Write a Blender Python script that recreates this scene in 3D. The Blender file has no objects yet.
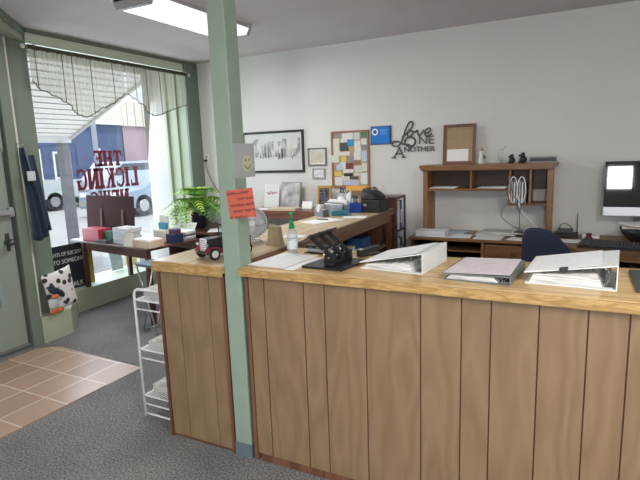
import bpy, bmesh, math, random
from mathutils import Vector, Matrix, Euler
R = math.radians
random.seed(7)
SC = bpy.context.scene
COL = SC.collection

# ------------------------------------------------------------------ camera
cd = bpy.data.cameras.new('camera'); cam = bpy.data.objects.new('camera', cd); COL.objects.link(cam)
M = Matrix(((0.89101083, -0.04650357, 0.45159397), (0.45262798, 0.16776999, -0.8757746), (-0.03503727, 0.98472872, 0.17053369)))
cam.matrix_world = Matrix.Translation((0, 0, 1.6)) @ M.to_4x4()
cd.sensor_fit = 'HORIZONTAL'; cd.sensor_width = 36; cd.lens = 501.616 / 640 * 36; cd.clip_start = 0.05; cd.clip_end = 300
SC.camera = cam
# ------------------------------------------------------------------ world, sun, exposure
W = bpy.data.worlds.new('world'); SC.world = W; W.use_nodes = True
W.node_tree.nodes['Background'].inputs[0].default_value = (0.84, 0.92, 1.0, 1)
W.node_tree.nodes['Background'].inputs[1].default_value = 1.7
def light(name, kind, loc, direction, power, color=(1, 1, 1), size=None, sy=None):
    l = bpy.data.lights.new(name, kind); l.energy = power; l.color = color
    if kind == 'AREA':
        l.shape = 'RECTANGLE'; l.size = size; l.size_y = sy
    if kind == 'SUN': l.angle = R(1)
    o = bpy.data.objects.new(name, l); COL.objects.link(o); o.location = loc
    o.rotation_euler = Vector(direction).to_track_quat('-Z', 'Y').to_euler()
    return o
light('sun', 'SUN', (0, 0, 10), (-0.55, 0.25, -1.0), 2.0, (1, 0.97, 0.92))
light('shopfront_daylight', 'AREA', (-5.3, 4.05, 1.35), (1, -0.12, -0.18), 76, (0.80, 0.90, 1.0), 2.2, 2.0)
light('rear_window_daylight', 'AREA', (0.54, -2.515, 1.78), (-0.1, 1, -0.04), 60, (0.88, 0.93, 1.0), 0.44, 0.46)
SC.view_settings.view_transform = 'Standard'; SC.view_settings.look = 'None'
SC.view_settings.gamma = 1.0; SC.view_settings.use_curve_mapping = False
SC.view_settings.exposure = 0.14

# ------------------------------------------------------------------ materials
def mat(name, color, rough=0.6, metal=0.0, spec=0.5, emit=None, es=1.0, var=0.0, vscale=8.0, bump=0.0, bscale=60.0, alpha=None, coat=0.0):
    m = bpy.data.materials.new(name); m.use_nodes = True; nt = m.node_tree; b = nt.nodes['Principled BSDF']
    b.inputs['Base Color'].default_value = (*color, 1); b.inputs['Roughness'].default_value = rough
    b.inputs['Metallic'].default_value = metal; b.inputs['Specular IOR Level'].default_value = spec
    b.inputs['Coat Weight'].default_value = coat
    if emit: b.inputs['Emission Color'].default_value = (*emit, 1); b.inputs['Emission Strength'].default_value = es
    if alpha is not None: b.inputs['Alpha'].default_value = alpha
    tc = nt.nodes.new('ShaderNodeTexCoord')
    if var > 0:
        n = nt.nodes.new('ShaderNodeTexNoise'); n.inputs['Scale'].default_value = vscale; n.inputs['Detail'].default_value = 4
        nt.links.new(tc.outputs['Object'], n.inputs['Vector'])
        mx = nt.nodes.new('ShaderNodeMix'); mx.data_type = 'RGBA'; nt.links.new(n.outputs['Fac'], mx.inputs['Factor'])
        mx.inputs['A'].default_value = (*[max(0, c * (1 - var)) for c in color], 1)
        mx.inputs['B'].default_value = (*[min(1, c * (1 + var)) for c in color], 1)
        nt.links.new(mx.outputs['Result'], b.inputs['Base Color'])
    if bump > 0:
        n2 = nt.nodes.new('ShaderNodeTexNoise'); n2.inputs['Scale'].default_value = bscale; n2.inputs['Detail'].default_value = 3
        nt.links.new(tc.outputs['Object'], n2.inputs['Vector'])
        bp = nt.nodes.new('ShaderNodeBump'); bp.inputs['Strength'].default_value = bump; bp.inputs['Distance'].default_value = 0.01
        nt.links.new(n2.outputs['Fac'], bp.inputs['Height']); nt.links.new(bp.outputs['Normal'], b.inputs['Normal'])
    return m

def ramp(nt, stops):
    r = nt.nodes.new('ShaderNodeValToRGB'); e = r.color_ramp.elements
    while len(e) < len(stops): e.new(0.5)
    for el, (p, c) in zip(e, stops): el.position = p; el.color = (*c, 1)
    return r

def wood(name, c1, c2, grain='Z', stretch=14.0, scale=1.6, rough=0.45, rings=9.0, c3=None, island=True):
    """procedural wood: rings from a stretched noise field plus fine pores; grain runs along the given axis"""
    m = bpy.data.materials.new(name); m.use_nodes = True; nt = m.node_tree; b = nt.nodes['Principled BSDF']
    b.inputs['Roughness'].default_value = rough
    N, L = nt.nodes.new, nt.links.new
    tc = N('ShaderNodeTexCoord'); mp = N('ShaderNodeMapping')
    s = {'X': (1, stretch, stretch), 'Y': (stretch, 1, stretch), 'Z': (stretch, stretch, 1)}[grain]
    mp.inputs['Scale'].default_value = [v * 0.35 for v in s]
    L(tc.outputs['Object'], mp.inputs['Vector'])
    geo = N('ShaderNodeNewGeometry'); ad = N('ShaderNodeVectorMath'); ad.operation = 'ADD'
    sc = N('ShaderNodeVectorMath'); sc.operation = 'SCALE'; sc.inputs['Scale'].default_value = 37.0
    cb = N('ShaderNodeCombineXYZ')
    for k in range(3): L(geo.outputs['Random Per Island'], cb.inputs[k])
    L(cb.outputs[0], sc.inputs[0]); L(mp.outputs[0], ad.inputs[0])
    if island: L(sc.outputs[0], ad.inputs[1])
    n = N('ShaderNodeTexNoise'); n.inputs['Scale'].default_value = scale; n.inputs['Detail'].default_value = 2; n.inputs['Roughness'].default_value = 0.45
    L(ad.outputs[0], n.inputs['Vector'])
    mu = N('ShaderNodeMath'); mu.operation = 'MULTIPLY'; mu.inputs[1].default_value = rings; L(n.outputs['Fac'], mu.inputs[0])
    fr = N('ShaderNodeMath'); fr.operation = 'PINGPONG'; fr.inputs[1].default_value = 1.0; L(mu.outputs[0], fr.inputs[0])
    n2 = N('ShaderNodeTexNoise'); n2.inputs['Scale'].default_value = scale * 9; n2.inputs['Detail'].default_value = 5; L(ad.outputs[0], n2.inputs['Vector'])
    mx = N('ShaderNodeMix'); mx.data_type = 'FLOAT'; mx.inputs['Factor'].default_value = 0.45
    L(fr.outputs[0], mx.inputs['A']); L(n2.outputs['Fac'], mx.inputs['B'])
    st = [(0.2, c1), (0.8, c2)] if c3 is None else [(0.15, c1), (0.5, c2), (0.85, c3)]
    r = ramp(nt, st); L(mx.outputs['Result'], r.inputs['Fac']); L(r.outputs['Color'], b.inputs['Base Color'])
    return m

def sheer(name, color, t):
    m = bpy.data.materials.new(name); m.use_nodes = True; nt = m.node_tree; nt.nodes.clear()
    o = nt.nodes.new('ShaderNodeOutputMaterial'); mx = nt.nodes.new('ShaderNodeMixShader'); tr = nt.nodes.new('ShaderNodeBsdfTransparent')
    d = nt.nodes.new('ShaderNodeBsdfDiffuse'); tl = nt.nodes.new('ShaderNodeBsdfTranslucent'); m2 = nt.nodes.new('ShaderNodeMixShader')
    d.inputs[0].default_value = (*color, 1); tl.inputs[0].default_value = (*color, 1); mx.inputs[0].default_value = 1 - t; m2.inputs[0].default_value = 0.5
    nt.links.new(d.outputs[0], m2.inputs[1]); nt.links.new(tl.outputs[0], m2.inputs[2])
    nt.links.new(tr.outputs[0], mx.inputs[1]); nt.links.new(m2.outputs[0], mx.inputs[2]); nt.links.new(mx.outputs[0], o.inputs[0])
    return m

def glass(name, tint=(1, 1, 1), refl=0.06):
    m = bpy.data.materials.new(name); m.use_nodes = True; nt = m.node_tree; nt.nodes.clear()
    o = nt.nodes.new('ShaderNodeOutputMaterial'); mx = nt.nodes.new('ShaderNodeMixShader'); tr = nt.nodes.new('ShaderNodeBsdfTransparent')
    g = nt.nodes.new('ShaderNodeBsdfGlossy'); g.inputs['Roughness'].default_value = 0.03; tr.inputs[0].default_value = (*tint, 1)
    mx.inputs[0].default_value = refl
    nt.links.new(tr.outputs[0], mx.inputs[1]); nt.links.new(g.outputs[0], mx.inputs[2]); nt.links.new(mx.outputs[0], o.inputs[0])
    return m

def blotch(name, stops, scale=10, detail=5, rough=0.8, stretch=(1, 1, 1), kind='NOISE'):
    m = bpy.data.materials.new(name); m.use_nodes = True; nt = m.node_tree; b = nt.nodes['Principled BSDF']; b.inputs['Roughness'].default_value = rough
    tc = nt.nodes.new('ShaderNodeTexCoord'); mp = nt.nodes.new('ShaderNodeMapping'); mp.inputs['Scale'].default_value = stretch
    n = nt.nodes.new('ShaderNodeTexNoise' if kind == 'NOISE' else 'ShaderNodeTexVoronoi'); n.inputs['Scale'].default_value = scale
    if kind == 'NOISE': n.inputs['Detail'].default_value = detail
    nt.links.new(tc.outputs['Object'], mp.inputs[0]); nt.links.new(mp.outputs[0], n.inputs['Vector'])
    r = ramp(nt, stops); nt.links.new(n.outputs[0], r.inputs['Fac']); nt.links.new(r.outputs['Color'], b.inputs['Base Color'])
    return m

def ruled(name, paper, ink, lines=60.0, axis=1, amount=0.55, dash=25.0):
    """paper carrying rows of print: thin rows broken up into words"""
    m = bpy.data.materials.new(name); m.use_nodes = True; nt = m.node_tree; b = nt.nodes['Principled BSDF']; b.inputs['Roughness'].default_value = 0.8
    N, L = nt.nodes.new, nt.links.new
    tc = N('ShaderNodeTexCoord'); sp = N('ShaderNodeSeparateXYZ'); L(tc.outputs['Object'], sp.inputs[0])
    mu = N('ShaderNodeMath'); mu.operation = 'MULTIPLY'; mu.inputs[1].default_value = lines; L(sp.outputs[axis], mu.inputs[0])
    fr = N('ShaderNodeMath'); fr.operation = 'FRACT'; L(mu.outputs[0], fr.inputs[0])
    gt = N('ShaderNodeMath'); gt.operation = 'GREATER_THAN'; gt.inputs[1].default_value = 0.55; L(fr.outputs[0], gt.inputs[0])
    n = N('ShaderNodeTexNoise'); n.inputs['Scale'].default_value = dash; n.inputs['Detail'].default_value = 2; L(tc.outputs['Object'], n.inputs['Vector'])
    g2 = N('ShaderNodeMath'); g2.operation = 'GREATER_THAN'; g2.inputs[1].default_value = 0.47; L(n.outputs['Fac'], g2.inputs[0])
    m1 = N('ShaderNodeMath'); m1.operation = 'MULTIPLY'; L(gt.outputs[0], m1.inputs[0]); L(g2.outputs[0], m1.inputs[1])
    m2 = N('ShaderNodeMath'); m2.operation = 'MULTIPLY'; m2.inputs[1].default_value = amount; L(m1.outputs[0], m2.inputs[0])
    mx = N('ShaderNodeMix'); mx.data_type = 'RGBA'; mx.inputs['A'].default_value = (*paper, 1); mx.inputs['B'].default_value = (*ink, 1)
    L(m2.outputs[0], mx.inputs['Factor']); L(mx.outputs['Result'], b.inputs['Base Color'])
    return m

MT = {}
MT['wall'] = mat('wall_paint', (0.72, 0.715, 0.68), 0.85, var=0.03, vscale=2.5, bump=0.18, bscale=45)
MT['ceil'] = mat('ceiling_paint', (0.60, 0.555, 0.55), 0.9, var=0.06, vscale=3, bump=0.3, bscale=90)
MT['green'] = mat('green_paint', (0.16, 0.20, 0.155), 0.5, var=0.06, vscale=4)
MT['green_l'] = mat('light_green_paint', (0.37, 0.42, 0.30), 0.55, var=0.04, vscale=4)
MT['green_post'] = mat('post_green_paint', (0.275, 0.355, 0.285), 0.5, var=0.10, vscale=9, bump=0.15, bscale=30)
MT['door'] = mat('grey_green_paint', (0.25, 0.295, 0.25), 0.5, var=0.05, vscale=3)
MT['beam'] = mat('pale_beam_paint', (0.60, 0.66, 0.50), 0.5, var=0.03)
MT['cream'] = mat('cream_paint', (0.74, 0.74, 0.64), 0.6, var=0.04)
MT['white'] = mat('white_paint', (0.8, 0.8, 0.8), 0.5)
MT['paper'] = mat('white_paper', (0.90, 0.90, 0.89), 0.8, var=0.03, vscale=20)
MT['print'] = ruled('printed_paper', (0.88, 0.88, 0.88), (0.3, 0.3, 0.32), 70, 1, 0.13)
MT['printz'] = ruled('printed_sheet_upright', (0.8, 0.8, 0.8), (0.22, 0.22, 0.25), 90, 2, 0.5)
MT['black'] = mat('black_plastic', (0.018, 0.018, 0.02), 0.4, var=0.2, vscale=20)
MT['blackm'] = mat('black_metal', (0.025, 0.026, 0.03), 0.32, 0.4)
MT['dgrey'] = mat('dark_grey_plastic', (0.06, 0.06, 0.065), 0.5)
MT['grey'] = mat('grey_plastic', (0.3, 0.3, 0.31), 0.5)
MT['steel'] = mat('brushed_steel', (0.55, 0.55, 0.56), 0.3, 0.9)
MT['wire'] = mat('white_wire_coating', (0.82, 0.83, 0.82), 0.35)
MT['panel'] = wood('pale_brown_panelling', (0.218, 0.140, 0.077), (0.275, 0.181, 0.103), 'Z', 5.0, 3.2, 0.42, 13.0)
MT['groove'] = mat('reddish_groove_stain', (0.13, 0.055, 0.03), 0.6)
MT['trimw'] = wood('dark_red_brown_trim', (0.11, 0.045, 0.025), (0.2, 0.09, 0.05), 'Z', 14, 3, 0.4, 5)
MT['top'] = wood('oak_laminate', (0.40, 0.235, 0.085), (0.62, 0.40, 0.165), 'X', 24, 3.2, 0.3, 9, (0.76, 0.54, 0.26), island=False)
MT['topy'] = wood('oak_laminate_lengthwise', (0.44, 0.31, 0.165), (0.60, 0.45, 0.27), 'Y', 16, 2.6, 0.3, 7, (0.68, 0.54, 0.36), island=False)
MT['edge'] = wood('oak_front_edge', (0.34, 0.20, 0.07), (0.55, 0.35, 0.135), 'X', 5, 22, 0.4, 8, island=False)
MT['edgey'] = wood('walnut_side_edge', (0.17, 0.10, 0.06), (0.28, 0.17, 0.10), 'Y', 14, 4, 0.4, 6)
MT['oak'] = wood('warm_oak', (0.19, 0.082, 0.028), (0.34, 0.165, 0.06), 'Z', 12, 3, 0.4, 6)
MT['oakx'] = wood('warm_oak_crosswise', (0.15, 0.066, 0.025), (0.27, 0.13, 0.05), 'X', 12, 3, 0.4, 6)
MT['walnut'] = wood('dark_walnut', (0.045, 0.02, 0.014), (0.09, 0.042, 0.026), 'X', 12, 3, 0.45, 6)
MT['red_wood'] = wood('reddish_mahogany', (0.14, 0.055, 0.035), (0.24, 0.105, 0.07), 'X', 12, 3, 0.4, 6)
MT['dred'] = wood('dark_mahogany', (0.06, 0.024, 0.018), (0.115, 0.05, 0.035), 'X', 12, 3, 0.35, 6)
MT['glass'] = glass('clear_glass', (0.96, 0.98, 1.0), 0.05)
MT['plastic_clear'] = glass('clear_plastic', (0.80, 0.83, 0.86), 0.14)
MT['navy'] = mat('navy_fabric', (0.022, 0.03, 0.06), 0.9, var=0.3, vscale=30, bump=0.2, bscale=120)
MT['cloth'] = mat('blue_grey_cloth', (0.018, 0.038, 0.065), 0.85, var=0.35, vscale=14, bump=0.3, bscale=40)
MT['dark_letter'] = mat('dark_red_vinyl', (0.20, 0.012, 0.035), 0.5)

# ------------------------------------------------------------------ mesh builder
class MB:
    def __init__(s): s.bm = bmesh.new()
    def _fin(s, verts, T, m, smooth):
        if T is not None: bmesh.ops.transform(s.bm, matrix=T, verts=verts)
        fs = set(f for v in verts for f in v.link_faces)
        for f in fs: f.material_index = m; f.smooth = smooth
    def box(s, lo, hi, m=0, rot=None, bevel=0.0):
        c = [(a + b) / 2 for a, b in zip(lo, hi)]; d = [abs(b - a) for a, b in zip(lo, hi)]
        r = bmesh.ops.create_cube(s.bm, size=1.0); vs = r['verts']
        T = Matrix.Translation(c) @ (Euler(rot).to_matrix().to_4x4() if rot else Matrix.Identity(4)) @ Matrix.Diagonal((*d, 1))
        bmesh.ops.transform(s.bm, matrix=T, verts=vs)
        if bevel > 0:
            es = list(set(e for v in vs for e in v.link_edges))
            rr = bmesh.ops.bevel(s.bm, geom=es, offset=bevel, segments=2, affect='EDGES', profile=0.5)
            vs = rr['verts']
            fs = set(rr['faces']) | set(f for v in vs for f in v.link_faces)
            for f in fs: f.material_index = m
        else: s._fin(vs, None, m, False)
        return s
    def cyl(s, p, q, r, r2=None, n=16, m=0, caps=True, smooth=True):
        p, q = Vector(p), Vector(q); d = q - p
        g = bmesh.ops.create_cone(s.bm, cap_ends=caps, segments=n, radius1=r, radius2=r if r2 is None else r2, depth=d.length)
        T = Matrix.Translation((p + q) / 2) @ d.to_track_quat('Z', 'Y').to_matrix().to_4x4()
        s._fin(g['verts'], T, m, smooth)
        for v in g['verts']:
            for f in v.link_faces:
                if len(f.verts) > 4: f.smooth = False
        return s
    def ball(s, c, r, m=0, n=12, scale=(1, 1, 1), rot=None):
        g = bmesh.ops.create_uvsphere(s.bm, u_segments=n, v_segments=max(6, n * 2 // 3), radius=r)
        T = Matrix.Translation(c) @ (Euler(rot).to_matrix().to_4x4() if rot else Matrix.Identity(4)) @ Matrix.Diagonal((*scale, 1))
        s._fin(g['verts'], T, m, True); return s
    def lathe(s, prof, c=(0, 0, 0), n=20, m=0, smooth=True, rot=None):
        rings = []
        for r, z in prof:
            rings.append([s.bm.verts.new((r * math.cos(2 * math.pi * k / n), r * math.sin(2 * math.pi * k / n), z)) for k in range(n)])
        fs = []
        for a, b in zip(rings, rings[1:]):
            for k in range(n):
                fs.append(s.bm.faces.new((a[k], a[(k + 1) % n], b[(k + 1) % n], b[k])))
        fs.append(s.bm.faces.new(list(reversed(rings[0])))); fs.append(s.bm.faces.new(rings[-1]))
        for f in fs: f.material_index = m; f.smooth = smooth
        fs[-1].smooth = fs[-2].smooth = False
        T = Matrix.Translation(c) @ (Euler(rot).to_matrix().to_4x4() if rot else Matrix.Identity(4))
        bmesh.ops.transform(s.bm, matrix=T, verts=[v for r in rings for v in r]); return s
    def tube(s, pts, r, n=8, m=0, closed=False):
        pts = [Vector(p) for p in pts]; rings = []; N = len(pts); up = None
        for i, p in enumerate(pts):
            a = pts[(i - 1) % N] if (closed or i > 0) else p; b = pts[(i + 1) % N] if (closed or i < N - 1) else p
            t = (b - a).normalized()
            if up is None: up = t.orthogonal().normalized()
            up = (up - t * up.dot(t)).normalized(); w = t.cross(up)
            rr = r[i] if isinstance(r, (list, tuple)) else r
            rings.append([s.bm.verts.new(p + (up * math.cos(2 * math.pi * k / n) + w * math.sin(2 * math.pi * k / n)) * rr) for k in range(n)])
        pairs = list(zip(rings, rings[1:])) + ([(rings[-1], rings[0])] if closed else [])
        for A, B in pairs:
            for k in range(n):
                f = s.bm.faces.new((A[k], A[(k + 1) % n], B[(k + 1) % n], B[k])); f.smooth = True; f.material_index = m
        if not closed:
            for f in (s.bm.faces.new(list(reversed(rings[0]))), s.bm.faces.new(rings[-1])): f.material_index = m
        return s
    def prism(s, poly, z0, z1, m=0, T=None):
        """poly in xy, extruded z0..z1, then T"""
        a = [s.bm.verts.new((x, y, z0)) for x, y in poly]; b = [s.bm.verts.new((x, y, z1)) for x, y in poly]
        n = len(poly); fs = [s.bm.faces.new(list(reversed(a))), s.bm.faces.new(b)]
        for k in range(n): fs.append(s.bm.faces.new((a[k], a[(k + 1) % n], b[(k + 1) % n], b[k])))
        for f in fs: f.material_index = m
        bmesh.ops.recalc_face_normals(s.bm, faces=fs)
        if T is not None: bmesh.ops.transform(s.bm, matrix=T, verts=a + b)
        return s
    def hexa(s, bot, top, m=0):
        v = [s.bm.verts.new(p) for p in list(bot) + list(top)]
        fs = [s.bm.faces.new([v[i] for i in q]) for q in ((3, 2, 1, 0), (4, 5, 6, 7), (0, 1, 5, 4), (1, 2, 6, 5), (2, 3, 7, 6), (3, 0, 4, 7))]
        for f in fs: f.material_index = m
        bmesh.ops.recalc_face_normals(s.bm, faces=fs); return s
    def grid(s, fn, nu, nv, m=0, thick=0.0):
        vs = [[s.bm.verts.new(fn(i / nu, j / nv)) for j in range(nv + 1)] for i in range(nu + 1)]
        for i in range(nu):
            for j in range(nv):
                f = s.bm.faces.new((vs[i][j], vs[i + 1][j], vs[i + 1][j + 1], vs[i][j + 1])); f.smooth = True; f.material_index = m
        return s
    def build(s, name, mats, parent=None, loc=None, rot=None):
        me = bpy.data.meshes.new(name); s.bm.to_mesh(me); s.bm.free()
        for m in (mats if isinstance(mats, (list, tuple)) else [mats]): me.materials.append(m)
        o = bpy.data.objects.new(name, me); COL.objects.link(o)
        if parent: o.parent = parent
        if loc: o.location = loc
        if rot: o.rotation_euler = rot
        return o

XZ = Matrix(((1, 0, 0, 0), (0, 0, -1, 0), (0, 1, 0, 0), (0, 0, 0, 1)))       # poly (x, z) extruded along -y
YZ = Matrix(((0, 0, 1, 0), (1, 0, 0, 0), (0, 1, 0, 0), (0, 0, 0, 1)))        # poly (y, z) extruded along x

def tag(o, label, cat, group=None, kind=None):
    o['label'] = label; o['category'] = cat
    if group: o['group'] = group
    if kind: o['kind'] = kind
    return o
def thing(name, label, cat, loc=(0, 0, 0), rz=0.0, group=None):
    o = bpy.data.objects.new(name, None); COL.objects.link(o); o.location = loc; o.rotation_euler = (0, 0, rz); o.empty_display_size = 0.05
    return tag(o, label, cat, group)
def struct(name, mb, m, label=None, parent=None):
    o = mb.build(name, m, parent)
    if not parent:
        o['kind'] = 'structure'
        if label: o['label'] = label
    return o
def part_label(o, s): o['label'] = s; return o
def text_mesh(name, body, size, m, parent, T, depth=0.001, align='CENTER', sx=1.0, spacing=1.0):
    c = bpy.data.curves.new(name, 'FONT'); c.body = body; c.size = size; c.extrude = depth; c.align_x = align; c.align_y = 'CENTER'; c.space_character = spacing
    t = bpy.data.objects.new(name, c); COL.objects.link(t)
    bpy.context.view_layer.update()
    me = bpy.data.meshes.new_from_object(t.evaluated_get(bpy.context.evaluated_depsgraph_get()))
    bpy.data.objects.remove(t); bpy.data.curves.remove(c)
    me.transform(T @ Matrix.Diagonal((sx, 1, 1, 1))); me.materials.clear(); me.materials.append(m)
    o = bpy.data.objects.new(name, me); COL.objects.link(o); o.parent = parent; return o
FACE_Y = Matrix.Rotation(R(90), 4, 'X')            # text facing -y
FACE_X = Matrix.Rotation(R(90), 4, 'Z') @ FACE_Y   # text facing +x

CH = 2.75; WY = 5.15
# ================================================================== SETTING
# carpet
m = bpy.data.materials.new('grey_carpet'); m.use_nodes = True; nt = m.node_tree; b = nt.nodes['Principled BSDF']; b.inputs['Roughness'].default_value = 0.95; b.inputs['Specular IOR Level'].default_value = 0.2
tc = nt.nodes.new('ShaderNodeTexCoord')
n1 = nt.nodes.new('ShaderNodeTexNoise'); n1.inputs['Scale'].default_value = 95; n1.inputs['Detail'].default_value = 4; n1.inputs['Roughness'].default_value = 0.7
n2 = nt.nodes.new('ShaderNodeTexNoise'); n2.inputs['Scale'].default_value = 2.2; n2.inputs['Detail'].default_value = 5
for n in (n1, n2): nt.links.new(tc.outputs['Object'], n.inputs['Vector'])
r1 = ramp(nt, [(0.34, (0.05, 0.05, 0.053)), (0.66, (0.36, 0.355, 0.345))]); nt.links.new(n1.outputs['Fac'], r1.inputs['Fac'])
r2 = ramp(nt, [(0.35, (0.78, 0.78, 0.8)), (0.75, (1.15, 1.13, 1.1))]); nt.links.new(n2.outputs['Fac'], r2.inputs['Fac'])
mx = nt.nodes.new('ShaderNodeMix'); mx.data_type = 'RGBA'; mx.blend_type = 'MULTIPLY'; mx.inputs['Factor'].default_value = 1
nt.links.new(r1.outputs['Color'], mx.inputs['A']); nt.links.new(r2.outputs['Color'], mx.inputs['B']); nt.links.new(mx.outputs['Result'], b.inputs['Base Color'])
bp = nt.nodes.new('ShaderNodeBump'); bp.inputs['Strength'].default_value = 0.6; bp.inputs['Distance'].default_value = 0.01
nt.links.new(n1.outputs['Fac'], bp.inputs['Height']); nt.links.new(bp.outputs['Normal'], b.inputs['Normal'])
MT['carpet'] = m
struct('floor', MB().box((-5.2, -2.5, -0.12), (2.4, 5.15, 0.0)), MT['carpet'], 'grey flecked carpet')
# tiled entry
m = bpy.data.materials.new('terracotta_tiles'); m.use_nodes = True; nt = m.node_tree; b = nt.nodes['Principled BSDF']; b.inputs['Roughness'].default_value = 0.32
tc = nt.nodes.new('ShaderNodeTexCoord'); mp = nt.nodes.new('ShaderNodeMapping'); nt.links.new(tc.outputs['Object'], mp.inputs[0])
br = nt.nodes.new('ShaderNodeTexBrick'); br.offset = 0; br.inputs['Scale'].default_value = 1; br.inputs['Brick Width'].default_value = 0.245; br.inputs['Row Height'].default_value = 0.315; br.inputs['Mortar Size'].default_value = 0.006
br.inputs['Color1'].default_value = (0.35, 0.225, 0.155, 1); br.inputs['Color2'].default_value = (0.44, 0.30, 0.22, 1); br.inputs['Mortar'].default_value = (0.62, 0.54, 0.46, 1)
nt.links.new(mp.outputs[0], br.inputs['Vector']); nt.links.new(br.outputs['Color'], b.inputs['Base Color'])
MT['tile'] = m
struct('floor', MB().prism([(-4.08, 1.20), (-2.98, 1.20), (-2.955, 2.62), (-4.0, 2.672), (-4.14, 2.55)], 0.0005, 0.007), MT['tile'], 'terracotta tiled entry area inside the door')
mp.inputs['Location'].default_value = (2.955 + 0.0, -2.62, 0)

struct('ceiling', MB().box((-5.25, -2.6, CH), (2.5, 5.25, CH + 0.1)), MT['ceil'])
struct('wall_back', MB().box((-5.25, WY, -0.1), (2.5, WY + 0.12, CH)), MT['wall'])
struct('wall_right', MB().box((2.4, -2.6, -0.1), (2.5, WY, CH)), MT['wall'])
# wall behind the camera, with a big window opening
mb = MB(); mb.box((-4.32, -2.6, 0), (0.28, -2.5, CH)); mb.box((0.80, -2.6, 0), (2.4, -2.5, CH)); mb.box((0.28, -2.6, 0), (0.80, -2.5, 1.50)); mb.box((0.28, -2.6, 2.06), (0.80, -2.5, CH))
struct('wall_front', mb, MT['wall'])
# left wall: south stretch, and pier between door and shop window
struct('wall_left', MB().box((-4.32, -2.5, 0), (-4.22, 1.58, CH)), MT['wall'])
struct('wall_left', MB().box((-5.15, 2.735, 0.0), (-4.31, 2.93, CH)), MT['green'], 'green painted pier between door and shop window')
struct('trim_1', MB().box((-4.34, 2.58, 0), (-4.2, 2.67, 2.68), bevel=0.004), MT['green'], 'green door jamb')
struct('trim_2', MB().box((-4.30, 2.685, 0.02), (-4.262, 2.705, 2.66)).box((-4.30, 2.712, 0.02), (-4.27, 2.728, 2.66)), MT['cream'], 'pair of narrow cream upright strips beside the door')
# header beam above the display window
mb = MB(); mb.box((-4.40, 2.935, 2.63), (-4.31, 4.90, 2.72), bevel=0.004)
struct('trim_3', mb, MT['beam'], 'light green beam above the shop window')
struct('trim_4', MB().box((-4.40, 2.935, 2.722), (-4.295, 5.14, CH - 0.001)), MT['green'], 'dark green ceiling strip along the window beam')
mb = MB().prism([(-3.83, 2.42), (-4.30, 2.93), (-4.42, 2.93), (-4.30, 1.6), (-3.83, 1.6)], 2.69, CH - 0.002)
struct('trim_5', mb, MT['green'], 'green soffit board over the door')
struct('trim_6', MB().prism([(-3.90, 2.45), (-4.295, 2.90), (-4.32, 2.88), (-4.32, 2.40)], 2.64, 2.688), MT['green_l'], 'pale green moulding under the soffit board')
# reveal at the right end of the shop window
mb = MB(); mb.box((-4.74, 5.0, 0.24), (-4.31, 5.149, 2.72)); mb.box((-4.56, 4.975, 0.24), (-4.535, 5.0, 2.72)); mb.box((-4.74, 4.97, 0.24), (-4.70, 5.0, 2.72))
struct('trim_7', mb, MT['green_l'], 'light green reveal at the right end of the shop window')
struct('trim_8', MB().box((-4.33, 4.915, 0.0), (-4.295, 5.149, 2.72), bevel=0.004), MT['green'], 'green upright between window and back wall')
struct('trim_9', MB().box((-5.14, 5.03, 0.24), (-4.745, 5.149, 2.72)), mat('dull_cream_paint', (0.46, 0.45, 0.42), 0.7), 'cream reveal next to the shop window glass')
# display window base
mb = MB().prism([(-4.2, 2.675), (-4.2, 2.97), (-4.71, 3.42), (-4.76, 4.97), (-5.14, 4.97), (-5.14, 2.94), (-4.305, 2.94), (-4.305, 2.732), (-4.26, 2.732), (-4.26, 2.675)], 0.0, 0.235)
struct('trim_10', mb, MT['green_l'], 'low green display window base')
mb = MB(); mb.box((-5.25, 2.4, -0.1), (-5.15, 5.15, 0.2)); mb.box((-5.25, 2.4, 2.95), (-5.15, 5.15, 3.2)); mb.box((-5.25, 2.4, 2.74), (-5.16, 5.15, 2.95)); mb.box((-5.25, 2.4, 0.2), (-5.16, 2.95, 2.74))
struct('wall_left', mb, MT['cream'], 'shopfront wall around the display window')
w = MB().box((-5.20, 2.955, 0.2), (-5.155, 5.15, 0.24)).box((-5.20, 2.955, 2.70), (-5.155, 5.15, 2.74)).box((-5.20, 2.955, 0.2), (-5.155, 2.99, 2.74)).box((-5.20, 5.10, 0.2), (-5.155, 5.149, 2.74)).build('window_1', MT['cream'])
w['kind'] = 'structure'; w['label'] = 'shop display window'
g = MB().box((-5.182, 2.99, 0.24), (-5.176, 5.10, 2.70)).build('window_pane', MT['glass'], w)

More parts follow.
